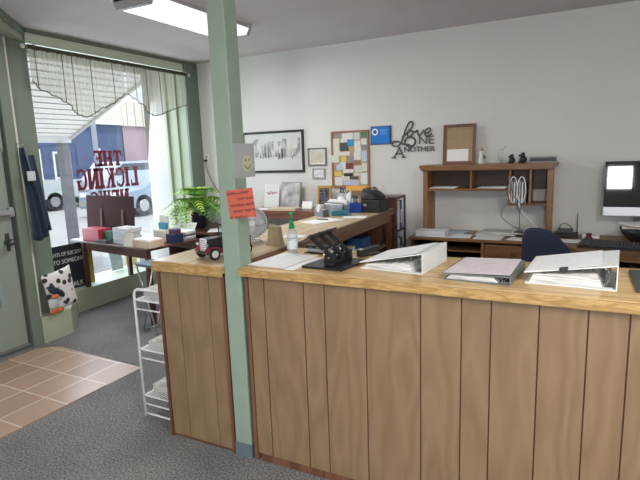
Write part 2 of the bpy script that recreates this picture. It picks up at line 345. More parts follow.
# slab serif lettering on the glass, read from the street
def letter(ch):
    t = 0.29; s = 0.15                       # stem and serif
    st = lambda x: [((x, 0), (x + t, 0), (x + t, 1), (x, 1)), ((x - 0.07, 0), (x + t + 0.07, 0), (x + t + 0.07, s), (x - 0.07, s)), ((x - 0.07, 1 - s), (x + t + 0.07, 1 - s), (x + t + 0.07, 1), (x - 0.07, 1))]
    bar = lambda x0, x1, y0, y1: [((x0, y0), (x1, y0), (x1, y1), (x0, y1))]
    D = lambda x0, y0, x1, y1, w: [((x0, y0), (x0 + w, y0), (x1 + w, y1), (x1, y1))]
    arc = lambda cx, cy, ro, ri, a0, a1, k=8: [tuple((cx + q[0] * math.cos(q[1]), cy + q[2] * math.sin(q[1])) for q in ((ro[0], a, ro[1]), (ro[0], b_, ro[1]), (ri[0], b_, ri[1]), (ri[0], a, ri[1]))) for a, b_ in [(R(a0 + (a1 - a0) * i / k), R(a0 + (a1 - a0) * (i + 1) / k)) for i in range(k)]]
    if ch == 'T': return st(0.3) + bar(0, 0.8, 0.84, 1) + bar(0, 0.12, 0.62, 1) + bar(0.70, 0.82, 0.62, 1), 0.8
    if ch == 'H': return st(0.07) + st(0.58) + bar(0.2, 0.62, 0.44, 0.56), 0.85
    if ch == 'E': return st(0.07) + bar(0.07, 0.76, 0.84, 1) + bar(0.07, 0.76, 0, 0.16) + bar(0.2, 0.52, 0.44, 0.56) + bar(0.66, 0.75, 0, 0.3) + bar(0.66, 0.75, 0.7, 1) + bar(0.48, 0.56, 0.34, 0.66), 0.78
    if ch == 'L': return st(0.07) + bar(0.07, 0.75, 0, 0.16) + bar(0.63, 0.75, 0, 0.34), 0.78
    if ch == 'I': return st(0.07), 0.34
    if ch == 'K': return st(0.07) + D(0.24, 0.42, 0.56, 1, 0.13) + D(0.6, 0, 0.32, 0.56, 0.2) + bar(0.5, 0.8, 0.91, 1) + bar(0.52, 0.88, 0, 0.09), 0.85
    if ch == 'N': return st(0.05) + st(0.62)[:1] + bar(0.55, 0.89, 0.91, 1) + D(0.58, 0, 0.07, 1, 0.22), 0.88
    if ch == 'C': return arc(0.42, 0.5, (0.42, 0.52), (0.22, 0.38), 45, 315) + bar(0.68, 0.76, 0.64, 0.98) + bar(0.68, 0.76, 0.04, 0.32), 0.8
    if ch == 'G': return arc(0.42, 0.5, (0.42, 0.52), (0.22, 0.38), 45, 330) + bar(0.68, 0.76, 0.64, 0.98) + bar(0.6, 0.8, 0.0, 0.42) + bar(0.48, 0.86, 0.38, 0.47), 0.86
    if ch == 'W': return D(0.22, 0, 0.02, 1, 0.2) + D(0.24, 0, 0.46, 1, 0.12) + D(0.62, 0, 0.42, 1, 0.2) + D(0.64, 0, 0.88, 1, 0.11) + bar(-0.05, 0.3, 0.91, 1) + bar(0.36, 0.7, 0.91, 1) + bar(0.8, 1.06, 0.91, 1), 1.05
    if ch == 'S': return arc(0.38, 0.73, (0.36, 0.27), (0.17, 0.15), 40, 270, 7) + arc(0.38, 0.29, (0.38, 0.30), (0.18, 0.17), -140, 90, 7) + bar(0.62, 0.7, 0.68, 0.98) + bar(0.04, 0.12, 0.02, 0.34), 0.76
    return [], 0.4
def word(txt, y0, y1, z0, z1):
    """from inside the first letter sits at the far (right) end"""
    tot = 0; L = []
    for c in txt: p, wd = letter(c); L.append((p, tot)); tot += wd + 0.10
    tot -= 0.10; sy = (y1 - y0) / tot; sz = z1 - z0; mb = MB()
    for ps, off in L:
        for k, p in enumerate(ps):
            poly = [(y1 - (x + off) * sy, z0 + z * sz) for x, z in p]
            mb.prism(poly, -5.1755 + 0.00002 * k, -5.174 + 0.0002 * (k % 3), 0, YZ)
    o = mb.build('window_lettering', MT['dark_letter'], w); part_label(o, 'dark red painted word ' + txt + ', reversed from inside'); return o
word('THE', 4.20, 4.62, 1.535, 1.725); word('LICKING', 3.93, 4.86, 1.265, 1.515); word('NEWS', 4.09, 4.68, 1.02, 1.24)

# door
d = MB().box((-4.29, 1.6, 0.02), (-4.24, 1.75, 2.62)).box((-4.29, 2.40, 0.02), (-4.24, 2.575, 2.62)).box((-4.29, 1.75, 0.02), (-4.24, 2.40, 0.42)).box((-4.29, 1.75, 1.82), (-4.24, 2.40, 2.62)).box((-4.29, 1.75, 0.95), (-4.24, 2.40, 1.12)).build('door_1', MT['door'])
d['kind'] = 'structure'; d['label'] = 'grey green entry door with glazed lite'
MB().box((-4.268, 1.75, 0.42), (-4.262, 2.40, 0.95)).box((-4.268, 1.75, 1.12), (-4.262, 2.40, 1.82)).build('window_pane', MT['glass'], d)
part_label(MB().box((-4.24, 2.33, 1.72), (-4.215, 2.555, 2.60), bevel=0.003).build('upper_panel', MT['door'], d), 'raised upper plate')
MB().box((-4.238, 2.555, 0.04), (-4.229, 2.566, 1.70)).build('edge_seal', MT['dgrey'], d)
MB().box((-4.24, 2.42, 1.185), (-4.19, 2.56, 1.225), bevel=0.006).box((-4.24, 2.53, 1.165), (-4.205, 2.572, 1.245), bevel=0.004).build('latch', MT['grey'], d)
MB().cyl((-4.24, 2.50, 0.955), (-4.225, 2.50, 0.955), 0.032).cyl((-4.225, 2.50, 0.955), (-4.20, 2.50, 0.955), 0.012).ball((-4.185, 2.50, 0.955), 0.027).box((-4.24, 2.485, 0.88), (-4.232, 2.515, 1.03)).build('door_knob', mat('aged_metal', (0.12, 0.12, 0.12), 0.35, 0.7), d)
MB().box((-4.24, 1.75, 0.03), (-4.232, 2.56, 0.05)).build('sweep', MT['steel'], d)
struct('trim_11', MB().box((-4.32, 1.58, 2.625), (-4.2, 2.58, 2.689)), MT['door'], 'door head')
# skirting on the back wall
struct('baseboard_back', MB().box((-4.29, WY - 0.015, 0), (2.4, WY, 0.09)), MT['cream'])
# rear window frame (behind the camera)
w2 = MB().box((0.28, -2.58, 1.50), (0.80, -2.54, 1.54)).box((0.28, -2.58, 2.02), (0.80, -2.54, 2.06)).box((0.28, -2.58, 1.54), (0.32, -2.54, 2.02)).box((0.76, -2.58, 1.54), (0.80, -2.54, 2.02)).build('window_2', MT['green'])
w2['kind'] = 'structure'
MB().box((0.32, -2.568, 1.54), (0.76, -2.562, 2.02)).build('window_pane', MT['glass'], w2)

# ---- ceiling lights: one in view, two unseen ones added to brighten the room
MT['lens'] = mat('fluorescent_lens', (0.85, 0.85, 0.88), 0.4, emit=(0.95, 0.96, 1.0), es=0.78)
MT['lamp_w'] = mat('lamp_housing', (0.42, 0.42, 0.43), 0.5)
def fixture(x, y, label, power, L=1.2):
    t = thing('ceiling_light', label, 'light', (x, y, CH - 0.001), 0, 'ceiling lights')
    MB().box((-0.17, -L / 2, -0.035), (0.17, L / 2, 0.0)).build('housing', MT['lamp_w'], t)
    prof = [(-0.18, -0.035), (-0.15, -0.085), (0.15, -0.085), (0.18, -0.035)]
    MB().prism(prof, -(L / 2 - 0.035), L / 2 - 0.035, 0, XZ).build('diffuser', MT['lens'], t)
    for s in (-1, 1):
        y0, y1 = sorted((s * (L / 2 - 0.034), s * L / 2))
        MB().prism([(-0.186, -0.034), (-0.155, -0.092), (0.155, -0.092), (0.186, -0.034), (0.186, -0.001), (-0.186, -0.001)], -y1, -y0, 0, XZ).build('end_cap', MT['lamp_w'], t)
    l = light('lamp', 'AREA', (0, 0, -0.10), (0, 0, -1), power, (1, 0.98, 0.95), 0.3, L * 0.9); l.parent = t
    return t
fixture(-2.84, 3.36, 'long white fluorescent ceiling light above the desks', 30)
fixture(-1.2, -0.9, 'added unseen ceiling fill light over the entrance side, behind the viewer', 52)  # added fixture out of view, fills the room from behind
fixture(1.2, 0.4, 'added unseen ceiling fill light over the right side, above the viewer', 78)  # added fixture out of view, brightens the counter and binders

# ================================================================== OUTSIDE
og = mat('pale_concrete', (0.40, 0.39, 0.375), 0.9, var=0.08, vscale=0.7)
struct('ground', MB().box((-60, -20, -0.35), (-5.26, 60, -0.15)), og, 'pale pavement and street outside')
# opposite buildings, street runs along y
bb = thing('shop_building', 'blue painted building across the street', 'building', (-24, 15.5, -0.15))
MT['blue_wall'] = mat('blue_wall_paint', (0.06, 0.09, 0.19), 0.8, var=0.15, vscale=0.6)
MB().box((-5, -6.5, 0), (0, 6.1, 3.75)).build('wall', MT['blue_wall'], bb)
MB().box((-5.1, -6.6, 3.76), (0.25, 6.05, 4.0)).build('cornice', MT['white'], bb)
MT['shade_glass'] = mat('dark_window_glass', (0.05, 0.07, 0.1), 0.15)
for k, yy in enumerate((-2.8, -0.4, 2.0)):
    f = MB().box((0.0, yy - 0.5, 0.9), (0.06, yy + 0.5, 2.3)).build('window', MT['white'], bb); MB().box((0.06, yy - 0.4, 1.0), (0.07, yy + 0.4, 2.2)).build('pane', MT['shade_glass'], f)
for yy in (-1.6, -0.2, 3.2): MB().box((1.2, yy, 0), (1.35, yy + 0.16, 2.4)).build('porch_post', MT['white'], bb)
b2 = thing('shop_building', 'red brick shop with pale ribbed upper front across the street', 'building', (-24, 25.5, -0.15))
m = bpy.data.materials.new('red_brick'); m.use_nodes = True; nt = m.node_tree; b = nt.nodes['Principled BSDF']; b.inputs['Roughness'].default_value = 0.85
br = nt.nodes.new('ShaderNodeTexBrick'); br.inputs['Scale'].default_value = 1; br.inputs['Brick Width'].default_value = 0.45; br.inputs['Row Height'].default_value = 0.16; br.inputs['Mortar Size'].default_value = 0.015
br.inputs['Color1'].default_value = (0.26, 0.10, 0.12, 1); br.inputs['Color2'].default_value = (0.33, 0.14, 0.16, 1); br.inputs['Mortar'].default_value = (0.38, 0.28, 0.30, 1)
tc = nt.nodes.new('ShaderNodeTexCoord'); mp = nt.nodes.new('ShaderNodeMapping'); mp.inputs['Rotation'].default_value = (R(90), 0, R(90)); nt.links.new(tc.outputs['Object'], mp.inputs[0]); nt.links.new(mp.outputs[0], br.inputs['Vector']); nt.links.new(br.outputs['Color'], b.inputs['Base Color'])
MB().box((-5, -3.8, 0), (0, 6, 3.7)).build('wall', m, b2)
mb = MB()
for k in range(34): mb.box((0.0, -3.78 + k * 0.3, 3.72), (0.12 + 0.05 * (k % 2), -3.5 + k * 0.3, 5.1))
mb.box((-5, -3.8, 3.72), (0.0, 6.2, 5.15)); mb.build('ribbed_fascia', mat('cream_metal_siding', (0.66, 0.62, 0.52), 0.6), b2)
f = MB().box((0, 0.2, 0.6), (0.06, 2.6, 2.6)).build('window', MT['white'], b2); MB().box((0.06, 0.3, 0.7), (0.07, 2.5, 2.5)).build('pane', MT['shade_glass'], f)

# metal awning sloping down from the shopfront, ribs along the front
aw = thing('awning', 'white ribbed metal awning sloping over the pavement outside the window', 'awning', (-5.26, 0, 2.93))
mb = MB()
mb.hexa([(0, -1.0, 0), (-2.15, -1.0, -0.93), (-2.15, 5.60, -0.93), (0, 5.60, 0)], [(0, -1.0, 0.03), (-2.15, -1.0, -0.90), (-2.15, 5.60, -0.90), (0, 5.60, 0.03)])
sl = sheer('white_translucent_awning', (0.90, 0.88, 0.84), 0.0)
mb.build('canopy_sheet', sl, aw)
mb = MB()
for k in range(1, 16):
    x1, z1 = -2.15 * k / 16, -0.93 * k / 16
    mb.box((x1 - 0.008, -1.0, z1 - 0.012), (x1 + 0.008, 5.59, z1 - 0.001))
mb.build('ribs', mat('awning_seam', (0.36, 0.34, 0.32), 0.6), aw)
MB().box((-2.19, -1.0, -1.02), (-2.15, 5.62, -0.90)).build('front_rail', MT['white'], aw)
MB().hexa([(0, 5.60, -0.04), (-2.15, 5.60, -0.97), (-2.15, 5.635, -0.97), (0, 5.635, -0.04)], [(0, 5.60, 0.05), (-2.15, 5.60, -0.88), (-2.15, 5.635, -0.88), (0, 5.635, 0.05)]).build('side_rail', mat('awning_rail', (0.7, 0.68, 0.64), 0.5), aw)
for yy in (1.0, 5.42): MB().box((-2.17, yy - 0.065, -3.08), (-2.04, yy + 0.065, -1.03)).build('post', mat('weathered_grey_wood', (0.21, 0.20, 0.22), 0.7, var=0.15), aw)
t = thing('utility_pole', 'thin grey pole by the kerb beyond the awning post', 'pole', (-9.0, 7.38, -0.15))
MB().cyl((0, 0, 0), (0, 0, 3.0), 0.055, 0.05).build('shaft', mat('pole_grey', (0.25, 0.26, 0.30), 0.6), t)
MB().cyl((0, 0, 0), (0, 0, 0.08), 0.12, 0.09).build('base', MT['grey'], t)

def car(name, label, cat, loc, rz, color, L=4.7, Wd=1.8, H=1.7, kind='suv'):
    t = thing(name, label, cat, loc, rz); h = H; body = mat('car_paint_' + name, color, 0.3, 0.2, coat=0.5)
    a = L / 2
    if kind == 'suv': low = [(-a, 0.35), (-a, 0.95), (-a + 1.0, 1.05), (a - 0.1, 1.05), (a, 0.9), (a, 0.35)]; cab = [(-a + 0.95, 1.05), (-a + 1.65, h), (a - 0.35, h), (a - 0.1, 1.05)]
    elif kind == 'pickup': low = [(-a, 0.45), (-a, 1.05), (-a + 1.2, 1.15), (a, 1.1), (a, 0.45)]; cab = [(-a + 1.15, 1.15), (-a + 1.75, h), (0.45, h), (0.55, 1.12)]
    else: low = [(-a, 0.3), (-a, 0.75), (-a + 1.2, 0.9), (a - 0.9, 0.92), (a, 0.85), (a, 0.3)]; cab = [(-a + 1.15, 0.9), (-a + 1.9, h), (a - 1.4, h), (a - 0.8, 0.92)]
    MB().prism(low, -Wd / 2, Wd / 2, 0, YZ).prism([(y, z - 0.003) for y, z in cab], -Wd / 2 + 0.12, Wd / 2 - 0.12, 0, YZ).build('body', body, t)
    cx = sum(p[0] for p in cab) / 4; cz = sum(p[1] for p in cab) / 4
    win = [(cx + (y - cx) * 0.88, cz + (z - cz) * 0.72) for y, z in cab]
    MB().prism(win, -Wd / 2 + 0.10, Wd / 2 - 0.10, 0, YZ).build('side_windows', MT['shade_glass'], t)
    for sy in (-1, 1):
        for sx in (-1, 1):
            c = (sx * (Wd / 2 - 0.12), sy * L * 0.31, 0.34)
            wh = MB().cyl((c[0] - 0.12, c[1], c[2]), (c[0] + 0.12, c[1], c[2]), 0.34, n=20).build('wheel', MT['black'], t)
            MB().cyl((c[0] - 0.13, c[1], c[2]), (c[0] + 0.13, c[1], c[2]), 0.19, n=14).build('hub', MT['steel'], wh)
    MB().box((-Wd / 2 + 0.05, -a - 0.06, 0.38), (Wd / 2 - 0.05, -a, 0.55)).build('bumper', MT['grey'], t)
    MB().box((-Wd / 2 + 0.05, a, 0.38), (Wd / 2 - 0.05, a + 0.06, 0.55)).build('bumper', MT['grey'], t)
    for s in (-1, 1): MB().box((s * 0.7 - 0.14, -a - 0.02, 0.66), (s * 0.7 + 0.14, -a + 0.02, 0.8)).build('headlight', MT['white'], t)
    return t
car('suv', 'white suv with big wheels parked across the street', 'car', (-17.6, 15.6, -0.15), 0, (0.50, 0.56, 0.62))
car('pickup_truck', 'white pickup truck parked at the left behind the awning post', 'truck', (-17.9, 10.3, -0.15), 0, (0.55, 0.58, 0.60), 5.2, 1.9, 1.75, 'pickup')
car('sedan', 'silver blue sedan parked nearest the shop window at the right', 'car', (-12.9, 12.9, -0.15), 0, (0.25, 0.32, 0.42), 4.8, 1.8, 1.4, 'sedan')
car('pickup_truck', 'white pickup truck parked far off in front of the brick shop', 'truck', (-21.5, 22.0, -0.15), 0, (0.78, 0.8, 0.82), 5.2, 1.9, 1.7, 'pickup')

# ================================================================== FURNITURE
# ---- green post with its steel shoe
t = thing('support_post', 'green painted square wooden post standing between the two counters', 'post', (-1.535, 2.045, 0))
MB().box((-0.05, -0.05, 0.075), (0.05, 0.05, CH - 0.001), bevel=0.004).build('shaft', MT['green_post'], t)
MB().box((-0.053, -0.053, 0.0), (0.053, 0.053, 0.076)).build('base_shoe', mat('blue_grey_shoe', (0.16, 0.22, 0.26), 0.5, 0.3), t)
# ---- front counter
t = thing('reception_counter', 'long front counter with oak top and pale brown grooved panelling', 'counter', (0, 0, 0))
mb = MB(); mb.box((-1.481, 1.99, 1.012), (1.9, 2.55, 1.05), bevel=0.004); mb.build('countertop', MT['top'], t)
mb = MB(); mb.box((-1.481, 1.972, 1.010), (1.9, 1.9895, 1.049), bevel=0.003); part_label(mb.build('front_edge', MT['edge'], t), 'darker streaked oak front edge')
gx = [-1.445, -1.352, -1.13, -1.02, -0.815, -0.565, -0.395, -0.28, -0.105, 0.06, 0.19, 0.36, 0.55, 0.74, 0.86, 1.05, 1.3, 1.42, 1.6, 1.85]
mb = MB()
for a, b_ in zip(gx, gx[1:]): mb.box((a + 0.003, 2.0, 0.045), (b_ - 0.003, 2.008, 1.0095))
mb.build('front_panel', MT['panel'], t)
MB().box((-1.445, 2.0085, 0.03), (1.85, 2.02, 1.005)).build('backing_board', MT['groove'], t)
MB().box((-1.466, 1.996, 0.0), (-1.4465, 2.03, 1.002), bevel=0.002).build('corner_trim', MT['trimw'], t)
MB().box((-1.42, 2.003, 0.0), (1.85, 2.0082, 0.0435)).build('base_trim', MT['trimw'], t)
MB().box((-1.46, 2.031, 0.0), (-1.44, 2.53, 1.011)).build('side_panel', MT['trimw'], t)
MB().box((1.85, 2.0, 0.0), (1.87, 2.53, 1.011)).build('side_panel', MT['trimw'], t)
MB().box((-1.439, 2.022, 0.60), (1.849, 2.52, 0.62)).build('shelf', MT['oakx'], t)
# ---- side counter running back towards the wall
t = thing('side_counter', 'long side counter with oak top running back to the wall, open shelves on its right', 'counter', (0, 0, 0))
mb = MB(); mb.prism([(-2.07, 1.99), (-1.59, 1.99), (-1.59, 2.10), (-1.565, 2.10), (-1.565, 4.60), (-2.07, 4.60)], 1.012, 1.05); mb.build('countertop', MT['topy'], t)
MB().box((-2.07, 1.974, 0.993), (-1.59, 1.9895, 1.049), bevel=0.003).build('front_edge', MT['edge'], t)
MB().box((-1.5645, 2.10, 1.003), (-1.552, 4.60, 1.049)).build('side_edge', MT['edgey'], t)
mb = MB(); ys = [-2.035, -1.91, -1.70, -1.612]
for a, b_ in zip(ys, ys[1:]): mb.box((a + 0.002, 2.0, 0.02), (b_ - 0.002, 2.008, 0.9925))
mb.build('end_panel', MT['panel'], t)
MB().box((-2.045, 2.0085, 0.0), (-1.60, 2.025, 0.9925)).build('backing_board', MT['groove'], t)
for x in (-2.055, -1.6115): MB().box((x, 1.994, 0.0), (x + 0.018, 2.008, 0.9925)).build('corner_trim', MT['trimw'], t)
MB().box((-2.055, 2.026, 0.0), (-2.04, 4.58, 1.011)).build('side_panel', MT['trimw'], t)
MB().box((-2.039, 4.555, 0.0), (-1.575, 4.58, 1.011)).build('end_board', MT['trimw'], t)
for z in (0.08, 0.38, 0.70): MB().box((-2.039, 2.03, z), (-1.60, 4.55, z + 0.022)).build('shelf', MT['edgey'], t)
MB().box((-1.60, 2.11, 0.93), (-1.58, 4.55, 1.011)).build('apron', MT['edgey'], t)
for y in (2.112, 3.05, 4.47): MB().box((-1.598, y, 0.0), (-1.578, y + 0.08, 0.929)).build('upright', MT['trimw'], t)
# ---- reddish wooden side table on the back wall
t = thing('side_table', 'reddish wooden table along the back wall carrying cards and folders', 'table', (-2.80, 4.93, 0))
MB().box((-0.60, -0.20, 0.895), (0.60, 0.20, 0.985), bevel=0.004).build('tabletop', MT['red_wood'], t)
for sx in (-1, 1):
    for sy in (-1, 1): MB().box((sx * 0.57 - 0.025, sy * 0.17 - 0.025, 0), (sx * 0.57 + 0.025, sy * 0.17 + 0.025, 0.895)).build('leg', MT['dred'], t)
MB().box((-0.56, -0.17, 0.30), (0.56, 0.17, 0.32)).build('lower_shelf', MT['dred'], t)
# ---- dark bookcase at the end of the side counter
t = thing('bookcase', 'low dark red bookcase between side counter and back wall', 'bookcase', (-1.75, 4.78, 0))
MB().box((-0.19, -0.15, 1.13), (0.20, 0.16, 1.155)).build('top_board', MT['dred'], t)
MB().box((-0.19, -0.15, 0), (-0.17, 0.16, 1.13)).build('side_panel', MT['dred'], t)
MB().box((0.185, 0.135, 0), (0.20, 0.16, 1.13)).box((0.185, -0.15, 0), (0.20, -0.125, 1.13)).build('side_frame', MT['dred'], t)
MB().box((-0.169, -0.15, 0), (0.184, -0.135, 1.13)).build('back_board', MT['dred'], t)
for z in (0.05, 0.42, 0.80): MB().box((-0.169, -0.134, z), (0.184, 0.134, z + 0.018)).build('shelf', MT['dred'], t)
MT['blue_b'] = mat('blue_binder', (0.06, 0.14, 0.36), 0.5); MT['red_b'] = mat('red_binder', (0.30, 0.03, 0.05), 0.5)
for k, (y0, mm, cn) in enumerate(((-0.115, 'red_b', 'red'), (-0.04, 'white', 'white'), (0.035, 'blue_b', 'blue'))):
    for z, hz, pl in ((0.819, 0.29, 'top'), (0.439, 0.29, 'middle')):
        o = thing('ring_binder', '%s ring binder on the %s shelf of the dark bookcase' % (cn, pl), 'binder', (-1.75, 4.78, 0), 0, 'binders in the dark bookcase')
        MB().box((0.0, y0, z), (0.182, y0 + 0.065, z + hz), bevel=0.003).build('cover', MT[mm], o)
        MB().box((0.1821, y0 + 0.015, z + 0.06), (0.1832, y0 + 0.05, z + 0.2)).build('spine_label', MT['paper'], o)

# ---- hutch desk at the back wall
t = thing('desk', 'brown wooden desk against the back wall under the hutch', 'desk', (-0.80, 4.87, 0))
MB().box((-0.62, -0.27, 0.755), (0.62, 0.27, 0.78), bevel=0.004).build('desktop', MT['oakx'], t)
MB().box((-0.60, -0.25, 0), (-0.575, 0.26, 0.755)).build('side_panel', MT['walnut'], t); MB().box((0.575, -0.25, 0), (0.60, 0.26, 0.755)).build('side_panel', MT['walnut'], t)
MB().box((-0.574, 0.24, 0.1), (0.574, 0.26, 0.755)).build('back_board', MT['walnut'], t)
MB().box((-0.574, -0.23, 0.655), (0.05, 0.23, 0.67)).build('shelf', MT['oakx'], t); MB().box((-0.574, -0.23, 0.56), (0.05, 0.23, 0.575)).build('shelf', MT['walnut'], t)
MB().box((0.051, -0.25, 0.05), (0.075, 0.23, 0.754)).build('divider', MT['oak'], t)
for z0, z1 in ((0.60, 0.74), (0.42, 0.585), (0.12, 0.405)):
    d_ = MB().box((0.085, -0.265, z0), (0.565, -0.245, z1), bevel=0.003).build('drawer', MT['oakx'], t)
    MB().ball((0.325, -0.275, (z0 + z1) / 2), 0.013).build('knob', mat('brass', (0.35, 0.22, 0.08), 0.35, 0.8), d_)
t = thing('desk_hutch', 'warm oak hutch with pigeonholes standing on the desk at the back wall', 'hutch', (-0.765, 4.98, 0.781))
Z = 0.781
for x0 in (-0.575, 0.53): MB().box((x0, -0.15, 0), (x0 + 0.045, 0.15, 1.39 - Z), bevel=0.003).build('side_panel', MT['oak'], t)
MB().box((-0.585, -0.165, 1.39 - Z), (0.585, 0.155, 1.42 - Z), bevel=0.004).build('top_board', MT['oakx'], t)
MB().prism([(-0.585, 1.40 - Z), (-0.61, 1.446 - Z), (0.61, 1.446 - Z), (0.585, 1.40 - Z)], 0.166, 0.185, 0, XZ).box((-0.61, -0.166, 1.4205 - Z), (0.61, 0.16, 1.446 - Z), bevel=0.003).build('crown_moulding', MT['oakx'], t)
MB().box((-0.529, 0.12, 1.20 - Z), (0.529, 0.14, 1.389 - Z)).build('back_board', MT['walnut'], t)
MB().box((-0.529, -0.145, 1.20 - Z), (0.21, 0.119, 1.222 - Z)).build('shelf', MT['oakx'], t)
MB().box((0.235, -0.145, 1.07 - Z), (0.529, 0.119, 1.09 - Z)).build('shelf', MT['oakx'], t)
for x, z in ((-0.13, 1.223), (0.212, 1.07), (0.385, 1.091)): MB().box((x, -0.148, z - Z), (x + 0.018, 0.119, 1.389 - Z)).build('divider', MT['oak'], t)

# right-hand computer desk
t = thing('computer_desk', 'brown wooden corner desk with rounded front edge under the computer', 'desk', (0.62, 4.7, 0))
MB().prism([(-0.775, 0.44), (-0.775, -0.02), (-0.74, -0.10), (-0.62, -0.30), (-0.50, -0.46), (-0.38, -0.53), (-0.2, -0.56), (1.0, -0.56), (1.0, 0.44)], 0.745, 0.78).build('desktop', MT['oakx'], t)
MB().box((-0.76, 0.40, 0.1), (0.98, 0.42, 0.744)).build('back_board', MT['walnut'], t); MB().box((0.96, -0.5, 0), (0.985, 0.399, 0.744)).build('side_panel', MT['walnut'], t)
MB().box((-0.765, 0.05, 0), (-0.745, 0.399, 0.744)).build('side_panel', MT['walnut'], t)
MB().box((-0.25, -0.45, 0.0), (-0.22, 0.399, 0.744)).build('side_panel', MT['walnut'], t)

# computer
t = thing('computer', 'large silver all in one computer with black glossy screen on the corner desk', 'computer', (0.53, 4.95, 0.781), R(-1))
MB().box((-0.325, -0.018, 0.195), (0.325, 0.012, 0.665), bevel=0.008).build('housing', mat('aluminium', (0.62, 0.63, 0.66), 0.35, 0.3), t, rot=(R(-3.5), 0, 0))
MB().box((-0.322, -0.0205, 0.275), (0.322, -0.0185, 0.662)).build('screen', mat('glossy_black_screen', (0.004, 0.004, 0.005), 0.03, spec=0.4), t, rot=(R(-3.5), 0, 0))
MB().box((-0.10, -0.07, 0), (0.10, 0.12, 0.008)).hexa([(-0.09, 0.08, 0.008), (0.09, 0.08, 0.008), (0.09, 0.10, 0.008), (-0.09, 0.10, 0.008)], [(-0.09, 0.013, 0.33), (0.09, 0.013, 0.33), (0.09, 0.03, 0.33), (-0.09, 0.03, 0.33)]).build('stand', MT['steel'], t)
MB().cyl((0.0, -0.0215, 0.235), (0.0, -0.0187, 0.235), 0.017, n=16).build('badge', MT['black'], t, rot=(R(-3.5), 0, 0))
# keyboard
t = thing('keyboard', 'black computer keyboard lying on the corner desk', 'keyboard', (0.28, 4.62, 0.781), R(-10))
t.location = (0.30, 4.52, 0.781); t.scale = (1.15, 1.2, 1.1)
MB().hexa([(-0.23, -0.085, 0), (0.23, -0.085, 0), (0.23, 0.085, 0), (-0.23, 0.085, 0)], [(-0.23, -0.085, 0.012), (0.23, -0.085, 0.012), (0.23, 0.085, 0.03), (-0.23, 0.085, 0.03)]).build('body', MT['black'], t)
mb = MB()
for r_ in range(5):
    for c_ in range(20):
        y = -0.068 + r_ * 0.031; z = 0.014 + (y + 0.085) / 0.17 * 0.018
        mb.box((-0.217 + c_ * 0.0217, y, z), (-0.199 + c_ * 0.0217, y + 0.024, z + 0.009))
k_ = mb.build('keys', MT['dgrey'], t); k_['kind'] = 'stuff'
# bowl-like tray with papers, right edge
t = thing('desk_bowl', 'wide dark bowl heaped with papers in front of the computer', 'bowl', (0.47, 4.34, 0.781))
t.location = (0.50, 4.72, 0.781)
MB().lathe([(0.09, 0.0), (0.14, 0.03), (0.19, 0.09), (0.205, 0.13), (0.20, 0.13), (0.18, 0.09), (0.13, 0.04)], n=28).build('bowl_body', MT['black'], t)
t.location = (0.53, 4.76, 0.781)
t.scale = (1, 1, 1)
for k, (cc, nm) in enumerate((((0.75, 0.74, 0.70), 'white'), ((0.55, 0.42, 0.28), 'brown'), ((0.80, 0.80, 0.78), 'white'))):
    o = MB().hexa([(-0.19 + k * 0.01, -0.10, 0), (0.17, -0.12 + k * 0.02, 0), (0.17, 0.10, 0), (-0.18, 0.11, 0)], [(-0.19 + k * 0.01, -0.10, 0.012), (0.17, -0.12 + k * 0.02, 0.012), (0.17, 0.10, 0.012), (-0.18, 0.11, 0.012)]).build('paper_sheaf', mat('sheaf_%d' % k, cc, 0.8))
    o.location = (0.53, 4.76, 0.9135 + k * 0.0135); o.rotation_euler = (0, 0, 0.25 * k)
    tag(o, ['white sheaf of papers lying in the dark desk bowl, lowest of three', 'brown folder of papers in the middle of the heap in the dark bowl', 'white sheaf of papers on top of the heap in the dark bowl'][k], 'papers', 'papers heaped in the dark bowl')
# router
t = thing('router', 'black router box with upright antenna on the corner desk by the hutch', 'router', (-0.06, 4.98, 0.781))
MB().box((-0.10, -0.07, 0), (0.09, 0.07, 0.035), bevel=0.005).build('body', MT['black'], t)
MB().box((-0.08, -0.05, 0.0355), (0.05, 0.05, 0.07), bevel=0.005).build('upper_unit', MT['dgrey'], t)
MB().cyl((0.078, 0.0, 0.035), (0.078, 0.0, 0.21), 0.005, 0.004).build('antenna', MT['black'], t)
MB().tube([(-0.07, 0.0, 0.072), (-0.05, 0.0, 0.11), (-0.02, 0.0, 0.12), (0.02, 0.0, 0.10), (0.03, 0, 0.072)], 0.004).build('cable', MT['dgrey'], t)
tag(MB().box((0.06, 4.92, 0.7815), (0.195, 5.08, 0.80), bevel=0.002).build('white_notebook', MT['paper']), 'white notebook lying at the wall between router and computer', 'notebook')
o = MB().lathe([(0.028, 0), (0.034, 0.012), (0.02, 0.03), (0.02, 0.045), (0.026, 0.05), (0.02, 0.056)], n=16).build('tape_roll_holder', mat('dark_red_plastic', (0.10, 0.02, 0.03), 0.4)); o.location = (0.11, 4.85, 0.7815)
tag(o, 'small dark red round holder standing behind the keyboard', 'holder')
o = MB().hexa([(-0.11, -0.08, 0), (0.10, -0.09, 0), (0.11, 0.07, 0), (-0.10, 0.08, 0)], [(-0.11, -0.08, 0.003), (0.10, -0.09, 0.003), (0.11, 0.07, 0.003), (-0.10, 0.08, 0.003)]).build('paper_sheet', MT['print']); o.location = (-0.02, 4.74, 0.7815)
tag(o, 'white sheet lying on the corner desk behind the navy chair', 'paper')

